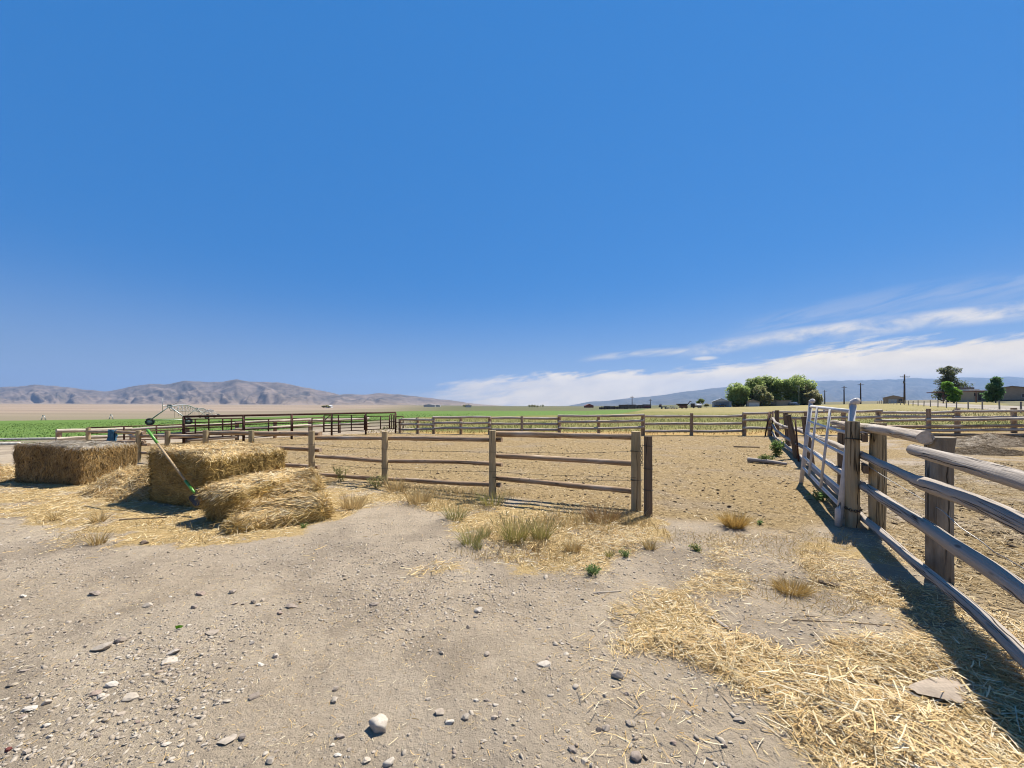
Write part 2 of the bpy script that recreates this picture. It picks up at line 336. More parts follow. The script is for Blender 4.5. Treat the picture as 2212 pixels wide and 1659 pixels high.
def ground_mat():
    m, nt, b = nmat('ground'); k = NB(nt); pos = k.n('ShaderNodeNewGeometry').outputs['Position']
    big = k.noise(pos, .35, 5, .6); mid = k.noise(pos, 2.2, 6, .65); fine = k.noise(pos, 28, 6, .75); grit = k.noise(pos, 130, 4, .75)
    chips = k.voro(pos, 42, 1); chipd = k.voro(pos, 42, 0)
    chipv = k.n('ShaderNodeSeparateColor'); k.set(chipv.inputs[0], chips); cr = chipv.outputs[0]
    dirt = k.mix(k.smooth(.35, .65, big), (.50, .40, .285), (.60, .49, .355))
    dirt = k.mix(k.m('MULTIPLY', k.smooth(.4, .75, mid), .5), dirt, (.30, .23, .155))
    dirt = k.mix(k.m('MULTIPLY', k.smooth(.42, .7, fine), .65), dirt, (.56, .46, .335))
    dirt = k.mix(k.m('MULTIPLY', k.smooth(.55, .75, grit), .6), dirt, (.16, .13, .10))
    chipm = k.m('MULTIPLY', k.m('MULTIPLY', k.smooth(.72, .8, cr), k.m('SUBTRACT', 1, k.smooth(.25, .45, chipd))), k.smooth(.35, .6, mid))
    dirt = k.mix(k.m('MULTIPLY', chipm, .8), dirt, k.ramp(chipv.outputs[1], [(0, (.22, .19, .17)), (.5, (.46, .41, .36)), (1, (.62, .57, .51))]))
    crumb = k.m('MULTIPLY', k.m('SUBTRACT', 1, k.smooth(.16, .34, k.voro(pos, 55, 0))), k.smooth(.42, .58, k.noise(pos, 5, 4, .7))); dirt = k.mix(k.m('MULTIPLY', crumb, .7), dirt, (.24, .19, .14)); blot = k.noise(pos, 9, 5, .75); dirt = k.mix(k.m('MULTIPLY', k.smooth(.48, .64, blot), .5), dirt, (.37, .30, .22)); dirt = k.mix(k.m('MULTIPLY', k.smooth(.55, .72, k.noise(k.map(pos, (1, 1, 1), (4, 8, 0)), 16, 4, .7)), .6), dirt, (.70, .58, .44))
    patch = k.noise(pos, .8, 6, .7, .4); dirt = k.mix(k.m('MULTIPLY', k.smooth(.46, .62, patch), .55), dirt, (.27, .215, .16)); lightp = k.noise(k.map(pos, (1, 1, 1), (9, 3, 0)), .55, 5, .65); dirt = k.mix(k.m('MULTIPLY', k.smooth(.5, .68, lightp), .45), dirt, (.56, .47, .36))
    # scattered straw
    sv = k.noise(k.map(pos, (1, 1, 1)), 60, 5, .8, 1.5)
    straw = k.ramp(sv, [(.28, (.17, .11, .045)), (.45, (.46, .32, .14)), (.58, (.68, .50, .24)), (.74, (.86, .70, .41))])
    brk = k.noise(pos, 1.3, 6, .72)
    sm_ = k.smooth(.30, .75, k.m('ADD', k.m('MULTIPLY', k.attr('straw'), k.m('ADD', .22, k.smooth(.40, .60, brk))), k.m('MULTIPLY', k.m('SUBTRACT', fine, .5), 1.3)))
    sm_ = k.m('MULTIPLY', sm_, k.smooth(.0, .25, k.attr('straw')))
    # corral floor: trodden litter with dark clods
    lit = k.ramp(k.noise(pos, 19, 6, .82, .6), [(.32, (.14, .095, .045)), (.47, (.35, .245, .12)), (.58, (.50, .365, .185)), (.7, (.68, .52, .29))])
    lit = k.mix(k.m('MULTIPLY', k.smooth(.50, .68, k.noise(pos, .5, 4, .6)), .75), lit, k.mix(k.smooth(.3, .7, fine), (.29, .22, .145), (.43, .335, .225)))
    clod = k.m('MULTIPLY', k.m('SUBTRACT', 1, k.smooth(.10, .28, k.voro(pos, 5.2, 0))), k.smooth(.36, .56, k.noise(pos, 6, 3, .6)))
    clod2 = k.m('MULTIPLY', k.m('SUBTRACT', 1, k.smooth(.12, .3, k.voro(pos, 17, 0))), k.smooth(.45, .6, k.noise(pos, 9, 3, .6)))
    lit = k.mix(k.m('MULTIPLY', k.m('MAXIMUM', clod, clod2), .8), lit, (.17, .115, .06))
    sand = k.mix(k.smooth(.35, .65, fine), (.42, .33, .24), (.52, .43, .33))
    penm = k.smooth(.38, .55, k.noise(pos, .42, 4, .6)); pen = k.mix(penm, sand, lit)
    fieldc = k.mix(k.smooth(.3, .7, k.noise(pos, 1.2, 5, .7)), (.10, .175, .04), (.18, .28, .06))
    fieldc = k.mix(k.m('MULTIPLY', k.smooth(.62, .7, k.noise(k.map(pos, (.02, .35, 1)), 1.0, 3, .5)), .5), fieldc, (.20, .22, .07))
    mead = k.ramp(k.noise(pos, .7, 6, .72), [(.28, (.11, .13, .03)), (.48, (.20, .205, .055)), (.66, (.33, .28, .10)), (.8, (.42, .33, .15))])
    mead = k.mix(k.m('MULTIPLY', k.smooth(.45, .6, k.noise(k.map(pos, (.12, .5, 1)), .22, 4, .55)), .42), mead, (.38, .30, .13))
    dryc = k.mix(k.smooth(.3, .7, fine), (.42, .26, .09), (.58, .40, .17))
    pl = k.ramp(k.noise(k.map(pos, (.12, 1, 1)), .010, 6, .7), [(.34, (.25, .195, .15)), (.5, (.37, .285, .215)), (.64, (.45, .355, .275))])
    pl = k.mix(k.m('MULTIPLY', k.smooth(.5, .64, k.noise(k.map(pos, (.25, 1, 1)), .0045, 5, .6)), .6), pl, (.22, .21, .13))
    c = k.mix(sm_, dirt, straw)
    vly = k.ramp(k.noise(k.map(pos, (.25, 1, 1)), .02, 5, .65), [(.35, (.10, .115, .055)), (.55, (.17, .165, .085)), (.7, (.25, .21, .12))]); pl = k.mix(k.m('MULTIPLY', k.attr('near_plain'), .75), pl, (.24, .215, .13)); pl = k.mix(k.attr('valley'), pl, vly)
    c = k.mix(k.attr('plain'), c, pl)
    c = k.mix(k.attr('corral'), c, lit)
    c = k.mix(k.m('MULTIPLY', k.attr('pen'), k.m('SUBTRACT', 1, k.m('MULTIPLY', sm_, .8))), c, pen)
    c = k.mix(k.attr('meadow'), c, mead); c = k.mix(k.m('MULTIPLY', k.attr('dry_meadow'), .55), c, k.mix(k.smooth(.35, .65, k.noise(pos, .6, 5, .7)), (.36, .28, .13), (.52, .41, .22))); c = k.mix(k.attr('drystrip'), c, dryc); c = k.mix(k.attr('field'), c, fieldc)
    c = k.mix(1.0, c, (ALB,) * 3, 'MULTIPLY')
    k.set(b.inputs['Base Color'], c); b.inputs['Roughness'].default_value = .95; b.inputs['Specular IOR Level'].default_value = .1
    h = k.m('ADD', k.m('MULTIPLY', k.m('ADD', fine, k.m('MULTIPLY', blot, .9)), .55), k.m('MULTIPLY', grit, .2)); h = k.m('ADD', h, k.m('MULTIPLY', chipm, .25))
    h = k.m('ADD', h, k.m('MULTIPLY', k.m('MULTIPLY', k.m('MAXIMUM', clod, clod2), k.m('MAXIMUM', k.attr('corral'), k.attr('pen'))), .9))
    k.set(b.inputs['Normal'], k.bump(h, 1.0, .045))
    return m
build_ground()

# ------------------------------------------------------------------ sky, sun, haze, camera
SUN_EL, SUN_AZ = math.radians(59), math.radians(49)                        # azimuth from +Y towards +X
def build_light():
    w = bpy.data.worlds.new('World'); S.world = w; w.use_nodes = True; nt = w.node_tree; k = NB(nt); nt.nodes.clear()
    sky = k.n('ShaderNodeTexSky', sky_type='NISHITA'); sky.sun_disc = False; sky.sun_elevation = SUN_EL; sky.sun_rotation = SUN_AZ
    sky.altitude = 1500; sky.air_density = 1.0; sky.dust_density = .35; sky.ozone_density = 2.5
    hsv = k.n('ShaderNodeHueSaturation'); hsv.inputs['Saturation'].default_value = SKY_SAT; hsv.inputs['Value'].default_value = SKY_VAL; hsv.inputs['Hue'].default_value = SKY_HUE
    nt.links.new(sky.outputs[0], hsv.inputs['Color'])
    d = k.n('ShaderNodeTexCoord').outputs['Generated']; sp = k.n('ShaderNodeSeparateXYZ'); k.set(sp.inputs[0], d); x, y, z = sp.outputs
    az = k.m('ARCTAN2', x, y); rh = k.m('SQRT', k.m('ADD', k.m('MULTIPLY', x, x), k.m('MULTIPLY', y, y))); el = k.m('ARCTAN2', z, rh)
    def cvec(sx, sy, tilt, lz=0.0):
        c = k.n('ShaderNodeCombineXYZ'); k.set(c.inputs[0], k.m('MULTIPLY', az, sx)); k.set(c.inputs[1], k.m('MULTIPLY', k.m('SUBTRACT', el, k.m('MULTIPLY', az, tilt)), sy)); c.inputs[2].default_value = lz
        return c.outputs[0]
    def lin(pts):                                                          # piecewise edge elevation over azimuth, by ramp of values
        n = k.n('ShaderNodeFloatCurve'); cu = n.mapping.curves[0]
        k.set(n.inputs[1], k.m('ADD', k.m('MULTIPLY', az, .5), .5))
        P_ = [(a * .5 + .5, e) for a, e in pts]
        while len(cu.points) < len(P_): cu.points.new(.5, .5)
        for q, (a, e) in zip(cu.points, P_): q.location = (a, e * 2)
        n.mapping.update(); return k.m('MULTIPLY', n.outputs[0], .5)
    def ae(u, v): a = (u - CX) / F; return (math.atan(a), math.atan((HV - v) / F / math.sqrt(1 + a * a)))
    streak = k.noise(cvec(3.0, 26, .10), 1.0, 7, .62, .6); streak2 = k.noise(cvec(9, 60, .16, 4), 1.0, 6, .6, .5); puff = k.noise(cvec(9, 20, .08, 8), 1.0, 6, .6, .4)
    # the white bank above the horizon
    top = lin([(-1, 0), ae(760, 874), ae(870, 842), ae(1000, 822), ae(1150, 806), ae(1300, 796), ae(1420, 790), ae(1600, 772), ae(1800, 742), ae(2000, 724), ae(2212, 708), (1.0, .125)])
    wob = k.m('ADD', k.m('MULTIPLY', k.m('SUBTRACT', streak, .5), .085), k.m('ADD', k.m('MULTIPLY', k.m('SUBTRACT', puff, .5), .05), k.m('MULTIPLY', k.m('SUBTRACT', streak2, .5), .045)))
    bank = k.smooth(0.0, .022, k.m('ADD', k.m('SUBTRACT', top, el), wob))
    bank = k.m('MULTIPLY', bank, k.smooth(-.34, -.05, az))
    thin = k.smooth(.30, .62, k.m('ADD', streak2, k.m('MULTIPLY', k.smooth(-.1, .3, az), .25)))
    bank = k.m('MULTIPLY', bank, k.m('ADD', .5, k.m('MULTIPLY', thin, .48)))
    lowgap = k.m('MULTIPLY', k.smooth(.3, .75, az), k.m('SUBTRACT', 1.0, k.smooth(.035, .065, k.m('ADD', el, k.m('MULTIPLY', k.m('SUBTRACT', streak, .5), .03)))))
    bank = k.m('MULTIPLY', bank, k.m('SUBTRACT', 1.0, k.m('MULTIPLY', lowgap, .55)))
    def ribbon(pts, wid, a0, a1, gain, st, soft=1.0):
        mid = lin(pts); dd = k.m('ABSOLUTE', k.m('SUBTRACT', k.m('ADD', el, k.m('MULTIPLY', k.m('SUBTRACT', streak, .5), .02 * soft)), mid))
        m_ = k.m('SUBTRACT', 1.0, k.smooth(0.0, wid, dd)); e = k.m('MULTIPLY', k.smooth(a0, a0 + .12, az), k.m('SUBTRACT', 1.0, k.smooth(a1 - .12, a1, az)))
        return k.m('MULTIPLY', k.m('MULTIPLY', k.m('MULTIPLY', m_, e), k.smooth(.3, .62, st)), gain)
    r1 = ribbon([(-1, .1), (.3, .10), ae(1480, 762), ae(1600, 742), ae(1750, 721), ae(1900, 704), ae(2060, 684), ae(2212, 672), (1, .15)], .022, .38, 1.05, .68, puff)
    r1b = ribbon([(-1, .1), (.3, .10), ae(1480, 752), ae(1600, 728), ae(1750, 702), ae(1900, 682), ae(2060, 662), ae(2212, 640), (1, .15)], .035, .45, 1.1, .09, streak2)
    r2 = ribbon([(-1, .1), (0, .1), ae(1270, 776), ae(1380, 764), ae(1500, 757), ae(1600, 745), (1, .2)], .012, .15, .52, .5, streak2, .6)
    r3 = ribbon([(-1, .1), (.3, .16), ae(1660, 700), ae(1850, 662), ae(2000, 640), ae(2212, 612), (1, .2)], .03, .5, 1.2, .13, streak2)
    la, le = ae(1522, 774)
    lens = k.m('SUBTRACT', 1.0, k.smooth(.3, 1.05, k.m('SQRT', k.m('ADD', k.m('POWER', k.m('DIVIDE', k.m('SUBTRACT', az, la), .034), 2.0), k.m('POWER', k.m('DIVIDE', k.m('SUBTRACT', el, le), .0065), 2.0)))))
    c = bank
    for q in (r1, r1b, r2, r3, k.m('MULTIPLY', lens, .6)): c = k.m('MAXIMUM', c, q)
    c = k.m('MULTIPLY', c, k.m('GREATER_THAN', el, -.02))
    cl = k.mix(k.smooth(.3, .7, puff), CLOUD_A, CLOUD_B)
    hz = k.m('POWER', k.m('SUBTRACT', 1.0, k.smooth(-.06, .40, el)), 2.0)    # paler air towards the horizon
    skyc = k.mix(k.m('MULTIPLY', hz, .72), k.mix(.72, hsv.outputs[0], DEEP), HORIZON)
    col = k.mix(c, skyc, cl)
    bg = k.n('ShaderNodeBackground'); nt.links.new(col, bg.inputs[0]); bg.inputs[1].default_value = SKY_STR
    out = k.n('ShaderNodeOutputWorld'); nt.links.new(bg.outputs[0], out.inputs[0])
    su = bpy.data.lights.new('sun', 'SUN'); su.energy = SUN_STR; su.angle = math.radians(.5); su.color = (1, .945, .84)
    so = bpy.data.objects.new('sun', su); COL.objects.link(so)
    dirv = Vector((math.sin(SUN_AZ) * math.cos(SUN_EL), math.cos(SUN_AZ) * math.cos(SUN_EL), math.sin(SUN_EL)))
    so.rotation_euler = dirv.to_track_quat('Z', 'Y').to_euler(); so.location = (0, 0, 30)
    cd = bpy.data.cameras.new('camera'); co = bpy.data.objects.new('camera', cd); COL.objects.link(co)
    cd.sensor_width = 36; cd.lens = 36 * F / 2212; cd.shift_y = (HV - 829.5) / 2212; cd.clip_start = .05; cd.clip_end = 60000
    co.location = (0, 0, EYE); co.rotation_euler = (math.radians(90), 0, 0); S.camera = co
    S.view_settings.view_transform = 'Standard'; S.view_settings.look = 'None'; S.view_settings.exposure = EXPO; S.view_settings.gamma = 1
    S.cycles.filter_width = 1.05; S.cycles.max_bounces = 6; S.cycles.diffuse_bounces = 3; S.cycles.transparent_max_bounces = 8; S.cycles.volume_bounces = 0
SKY_SAT, SKY_VAL, SKY_HUE, SKY_STR, SUN_STR, EXPO = 1.55, 1.0, .497, .0555, 5.0, 1.06
CLOUD_A, CLOUD_B, HORIZON, DEEP = (10.6, 8.7, 5.9), (13.4, 10.9, 7.0), (4.1, 4.7, 5.9), (.20, 1.85, 5.6)
build_light()
HAZE = 5.0e-5
if HAZE:
    hb = MB().box((0, 6000, 700), (44000, 32000, 1560)).build('haze', []); hm = bpy.data.materials.new('haze'); hm.use_nodes = True; nt = hm.node_tree; nt.nodes.clear()
    pv = nt.nodes.new('ShaderNodeVolumePrincipled'); pv.inputs['Color'].default_value = (.29, .45, .74, 1); pv.inputs['Density'].default_value = HAZE; pv.inputs['Anisotropy'].default_value = .2
    ou = nt.nodes.new('ShaderNodeOutputMaterial'); nt.links.new(pv.outputs[0], ou.inputs['Volume']); hb.data.materials.append(hm); hb['kind'] = 'stuff'

# ------------------------------------------------------------------ mountains
def mountain_mat(name, a, b, c, foot=(.25, .19, .14)):
    m, nt, bs = nmat(name); k = NB(nt); pos = k.n('ShaderNodeNewGeometry').outputs['Position']
    n1 = k.noise(pos, .0028, 7, .68); n2 = k.noise(pos, .011, 6, .72)
    col = k.ramp(n1, [(.32, a), (.5, b), (.66, c)])
    col = k.mix(k.m('MULTIPLY', k.smooth(.5, .68, n2), .65), col, tuple(x * .55 for x in a))
    sx = k.n('ShaderNodeSeparateXYZ'); k.set(sx.inputs[0], pos); col = k.mix(k.m('MULTIPLY', k.m('SUBTRACT', 1.0, k.smooth(70, 190, k.m('ADD', sx.outputs[2], k.m('MULTIPLY', n1, 120)))), .7), col, foot)
    k.set(bs.inputs['Base Color'], col); bs.inputs['Roughness'].default_value = 1; bs.inputs['Specular IOR Level'].default_value = 0
    k.set(bs.inputs['Normal'], k.bump(n2, .7, 30)); return m
def mountains(name, outline, df, dr, amp, mat, seed, freq):
    us = np.arange(outline[0][0], outline[-1][0], 3.0); vr = np.interp(us, [p[0] for p in outline], [p[1] for p in outline])
    vr = vr + (fbm(np.stack([us * .06, 0 * us + seed, 0 * us], 1), 4) - .5) * 2.6 * np.clip((878 - vr) / 25, 0, 1)
    rows = np.r_[np.linspace(0, 1, 64), 1.04, 1.12, 1.25]
    U, T = np.meshgrid(us, rows, indexing='ij'); VR = np.broadcast_to(vr[:, None], U.shape)
    D = df + (dr - df) * T; X = (U - CX) / F * D
    foot = gz((U - CX) / F * df, np.full_like(U, df), False)
    ridge = EYE + (HV - VR) / F * dr
    Hh = np.maximum(ridge - foot, 0)
    t = np.clip(T, 0, 1)
    q = np.stack([U * freq + 1.4 * fbm(np.stack([U * freq * .8, t * 2.5, 0 * U + seed], -1), 3), t * .9, 0 * U + seed], -1)
    spur = 1 - np.abs(2 * fbm(q, 4) - 1) * 2.2
    q2 = np.stack([U * freq * 2.7 + 1.2 * t, t * 2.2, 0 * U + seed + 7], -1); spur2 = 1 - np.abs(2 * fbm(q2, 4) - 1) * 2.2
    prof = .25 * t + .75 * t ** 1.7
    z = foot + Hh * (prof + amp * (spur - .78) * np.sin(np.pi * t ** .8) + amp * .24 * (spur2 - .75) * np.sin(np.pi * t))
    back = T > 1; z = np.where(back, foot + Hh * np.clip(1 - (T - 1) * 2.5, 0, 1), z)
    z = np.where(T == 0, foot - 30, z)
    # what stands in front never rises above the drawn ridge line
    z = np.minimum(z, EYE + (HV - VR + .0) / F * D - (1 - np.clip(T, 0, 1)) * 60)
    nu, nr = U.shape; i, j = np.meshgrid(np.arange(nu - 1), np.arange(nr - 1), indexing='ij')
    Q = np.stack([i * nr + j, (i + 1) * nr + j, (i + 1) * nr + j + 1, i * nr + j + 1], -1).reshape(-1, 4)
    o = fast_mesh(name, np.stack([X, D, z], -1).reshape(-1, 3), Q, mat, smooth=True); o['kind'] = 'structure'; return o
LEFT = [(-700, 850), (-300, 838), (-120, 842), (0, 836), (40, 834.5), (75, 831), (125, 834), (187, 842), (232, 846), (287, 834.5), (325, 829.5), (355, 831), (400, 822), (450, 826), (475, 825), (512, 819.5), (540, 824.5), (572, 824.5),
        (617, 828), (657, 837), (682, 841), (734, 852), (757, 851), (787, 852), (819, 849), (857, 851.5), (907, 857.5), (940, 861.5), (975, 864.5), (1012, 870.5), (1040, 873.5), (1087, 876.5), (1150, 878.5)]
RIGHT = [(1200, 879.5), (1225, 877), (1275, 867.5), (1312, 866), (1350, 861), (1387, 858), (1427, 853.6), (1485, 846), (1524, 841), (1563, 836), (1650, 828), (1759, 823), (1800, 822.5), (1878, 821), (1936, 819), (1975, 816.5), (2024, 818.5),
         (2073, 815.6), (2131, 816.5), (2180, 813), (2212, 815.6), (2400, 818), (2700, 822)]
mountains('mountains', LEFT, 5200, 8200, .40, mountain_mat('brown_hillside', (.062, .056, .046), (.145, .115, .093), (.225, .172, .137)), 3, .0135)
mountains('mountains', RIGHT, 9500, 14500, .26, mountain_mat('far_hillside', (.04, .045, .035), (.09, .083, .066), (.15, .13, .105), (.12, .105, .08)), 21, .016)
#--PART2--
# ------------------------------------------------------------------ fences
def interp_d(tab, u): return float(np.interp(u, [a for a, b in tab], [b for a, b in tab]))
def rail_uv(mat, parent, tab, pts, r, back=.12, name='rail', r1=None, **k):
    q = []
    for p in pts:
        d = (p[2] if len(p) > 2 else interp_d(tab, p[0])) + back; q.append(P(p[0], p[1], d))
    return log(name, mat, parent, q, r, r1, **k)
def wire(parent, pts, r=.003, mat=None, name='barbed_wire', barbs=True):
    mb = MB(); pts = [Vector(p) for p in pts]; q = []
    for a, b in zip(pts[:-1], pts[1:]):
        n = max(2, int((b - a).length / .35))
        for i in range(n): q.append(a.lerp(b, i / n) + Vector((0, 0, -.02 * math.sin(math.pi * i / n) + random.uniform(-.006, .006))))
    q.append(pts[-1]); mb.tube(q, r, 5)
    if barbs:
        for a, b in zip(q[:-1], q[1:]):
            for t in (.25, .7):
                c = a.lerp(b, t); mb.tube([c + Vector((-.004, 0, .014)), c + Vector((.004, .003, -.014))], r * .8, 4); mb.tube([c + Vector((.006, -.007, .009)), c - Vector((.006, -.007, .009))], r * .8, 4)
    return mb.build(name, mat or M_wire, parent)

# A: the pole fence across the middle
TA = [(127, 15), (191, 13.8), (242, 12.4), (299, 11), (362, 10.4), (444, 9.7), (543, 9.0), (673, 8.25), (831, 7.9), (1064, 6.75), (1374, 5.92)]
fa = empty('pole_fence', (-2.5, 7.9, G1(-2.5, 7.9)), 'brown three rail pole fence with round tan posts and barbed wire, behind the straw bales', 'fence')
for u, vt, r in ((1374, 932, .072), (1064, 929.5, .060), (831, 932, .060), (673, 931, .060), (543, 929.5, .058), (444, 929, .06), (362, 931, .06), (299, 929.5, .062), (242, 930, .06), (191, 924, .062)):
    d = interp_d(TA, u); p = P(u, vt, d); post(M_post, fa, p.x, p.y, p.z, r, seg=16, step=.06)
for pts, r in (([(1068, 936), (1210, 939.5), (1368, 946)], .046), ([(1070, 985), (1210, 992), (1368, 1003)], .043), ([(1069, 1031), (1200, 1045), (1368, 1062)], .042)):
    rail_uv(M_rail, fa, TA, pts, r, .105, wob=.007, rough=.2, knots=.8, step=.05)
for pts, r in (([(681, 946), (831, 946.5), (985, 947.5), (1084, 949.5)], .046), ([(681, 984.5), (826, 995.5), (985, 998), (1084, 1002)], .042), ([(683, 1024), (826, 1034), (985, 1043), (1082, 1049)], .042)):
    rail_uv(M_rail, fa, TA, pts, r, .105 if pts[0][1] != 946 else .115, wob=.007, rough=.2, knots=.8, step=.05)
for pts, r in (([(449, 935.5), (560, 936), (692, 937)], .056), ([(560, 965.5), (692, 972)], .048), ([(560, 1003), (688, 1009)], .045)):
    rail_uv(M_rail, fa, TA, pts, r, .20, wob=.007, rough=.2, knots=.8, step=.05)
for pts, r in (([(304, 941), (380, 941.5), (448, 941.5)], .05), ([(186, 932), (250, 933), (312, 935)], .05), ([(240, 954), (312, 954.5)], .045), ([(287, 960), (322, 960.5)], .045), ([(300, 978), (450, 985)], .045), ([(186, 956), (245, 957)], .045)):
    rail_uv(M_rail, fa, TA, pts, r, .12, wob=.004)
dw = -.075
wire(fa, [P(u, v, interp_d(TA, u) + dw) for u, v in ((560, 956), (673, 959.5), (831, 969.5), (1064, 976), (1150, 978), (1374, 974.5))], .0028)
wire(fa, [P(u, v, interp_d(TA, u) + dw) for u, v in ((673, 998), (831, 1012), (1064, 1018), (1374, 1031))], .0026)
wire(fa, [P(u, v, interp_d(TA, u) + dw) for u, v in ((1064, 1031), (1374, 1038))], .0026)
# the dark post standing alone beside the end of it, wrapped in wire
pe = P(1400, 942, 5.63); gp_ = empty('gate_post', (pe.x, pe.y, G1(pe.x, pe.y)), 'dark cracked squared post wrapped with wire, beside the end of the middle pole fence', 'post')
post(M_dark, gp_, pe.x, pe.y, pe.z, .058, name='post', seg=20, square=.55, step=.05, knots=.15)
for v in (963, 1012, 1058):
    c = P(1400, v, 5.63); MB().ring(c, .066, .0045, (.05, 0, 1), 24, 5).build('wire_wrap', M_wire, gp_)
ch = MB(); a = P(1386, 964, 5.72)
for i in range(9): ch.ring(a + Vector((.004 * (i % 2), 0, -.034 * i)), .018, .0045, (1, 0, 0) if i % 2 else (0, 1, 0), 10, 5)
ch.build('chain', M_wire, gp_)
c = P(1374, 974, 5.92); MB().ring(c, .084, .004, (.04, 0, 1), 24, 5).build('wire_wrap', M_wire, fa); c = P(1374, 1036, 5.92); MB().ring(c, .084, .004, (.04, 0, 1), 24, 5).build('wire_wrap', M_wire, fa)

# B: the pale rail fence running away on the left
TB = [(127, 15), (285, 17), (405, 18), (512, 19.3), (594, 20.5), (669, 22.5), (733, 24), (791, 25.6)]
fb = empty('rail_fence', (-14, 19, G1(-14, 19)), 'pale two rail log fence along the crop field behind the rusty pipe corral', 'fence')
for u, vt in ((127, 927), (285, 935), (405, 926), (512, 911), (594, 909), (669, 904.5), (733, 904), (791, 901.5)):
    d = interp_d(TB, u); p = P(u, vt, d); post(M_rail, fb, p.x, p.y, p.z, .085, seg=10, step=.15)
for pts in ([(122, 930), (200, 929), (285, 927)], [(283, 927.5), (345, 924), (405, 921)], [(400, 920.5), (455, 918), (512, 914.5)], [(508, 913), (594, 909.5), (672, 906.5)], [(667, 908.5), (733, 906.5), (797, 904)],
            [(122, 949), (200, 944.5), (285, 941)], [(283, 944), (405, 936), (512, 930)], [(508, 926.5), (594, 922.5), (672, 918)], [(667, 919.5), (733, 917), (797, 914)], [(405, 951), (512, 943.5)]):
    rail_uv(M_pale, fb, TB, pts, .072, -.10, seg=9, step=.2, wob=.008, knots=.6)

# D: the back fence of the corral, then on to the right
TD = [(864, 23.5), (902, 22.9), (937, 22.6), (1058, 22.1), (1208, 21.7), (1389, 21.2), (1608, 20.9), (1674, 20.8), (1900, 20.6), (2212, 20.2), (2400, 20)]
fd = empty('rail_fence', (7, 21.2, G1(7, 21.2)), 'long three rail log fence across the back of the corral, in front of the meadow', 'fence')
for u, vt in ((864, 905), (902.5, 901.5), (937, 900), (995.5, 901.5), (1058, 899), (1127.5, 899), (1208, 898), (1293, 898), (1389, 895), (1494, 892.6), (1608, 891), (1662, 891)):
    d = interp_d(TD, u); p = P(u, vt, d); post(M_rail, fd, p.x, p.y, p.z, .10 if u in (1058, 1208, 1389, 1608) else .085, seg=10, step=.14)
def span(par, u0, u1, vs, side, slope=0):
    for v in vs: rail_uv(M_pale if side < 0 else M_pale, par, TD, [(u0, v), ((u0 * 2 + u1) / 3, v + random.uniform(-.7, .7)), ((u0 + 2 * u1) / 3, v + random.uniform(-.7, .7)), (u1, v + slope)], .074, side * .13, seg=9, step=.2, wob=.007, knots=.7)
span(fd, 866, 939, (906.5, 916.5, 927), -1); span(fd, 935, 1060, (901.5, 913.5, 925), -1); span(fd, 1056, 1210, (903.5, 915.5, 928), 1, .5)
span(fd, 1205, 1391, (898.5, 911, 924.5), -1, -2.0); span(fd, 1387, 1610, (899.5, 915.5, 931), 1, -1.2); span(fd, 1605, 1668, (893, 907.5, 925), -1)
fe = empty('rail_fence', (19, 20.7, G1(19, 20.7)), 'weathered rail fence at the back of the pen beyond the grey log fence', 'fence')
for u, vt in ((1742, 889), (1822, 889), (1897, 889), (2068, 882), (2190, 881), (2320, 880)):
    d = interp_d(TD, u); p = P(u, vt, d); post(M_rail, fe, p.x, p.y, p.z, .11, seg=10, step=.14)
span(fe, 1670, 1800, (890.5, 904, 925), 1, -1); span(fe, 1780, 1905, (888.5, 902, 922), -1, -1); span(fe, 1893, 2075, (891, 900.5, 921), 1, -1.5); span(fe, 1890, 2010, (908,), -1, -1); span(fe, 2060, 2330, (888.5, 902, 929), -1, -1.5)
TF = [(1840, 19.2), (2006, 18.9), (2212, 18.5), (2400, 18)]
ff = empty('rail_fence', (20.5, 18.9, G1(20.5, 18.9)), 'dark rail fence with one tall thin post, just in front of the far pen fence', 'fence')
for u, vt in ((1822, 906), (2006, 883), (2230, 884)):
    d = interp_d(TF, u); p = P(u, vt, d); post(M_rail, ff, p.x, p.y, p.z, .09, seg=10, step=.14)
for pts in ([(2000, 907), (2120, 906), (2300, 904)], [(1850, 922), (2010, 921.5), (2300, 919)], [(1880, 930), (2060, 929.5), (2300, 928)], [(2000, 939.5), (2160, 939.5), (2300, 940)], [(1840, 934), (2006, 936)]):
    rail_uv(M_rail if pts[0][1] in (922, 939.5) else M_pale, ff, TF, pts, .075, -.12, seg=9, step=.2, knots=.7)
# short ladder-like pipe piece at the corner
lp = empty('pipe_ladder', tuple(gp(1655, 942.5)), 'narrow dark pipe ladder leaning on the back fence, at its corner with the log fence', 'ladder')
mb = MB(); b0, b1 = P(1653, 942, 20.3), P(1666, 942, 20.3); t0, t1 = P(1662, 890, 20.55), P(1670, 890, 20.55)
lp_l = MB().tube([b0, t0], .035, 6).build('stile', M_rust, lp); MB().tube([b1, t1], .035, 6).build('stile', M_rust, lp)
for f in (.25, .5, .75, 1): MB().tube([b0.lerp(t0, f), b1.lerp(t1, f)], .025, 6).build('rung', M_rust, lp)

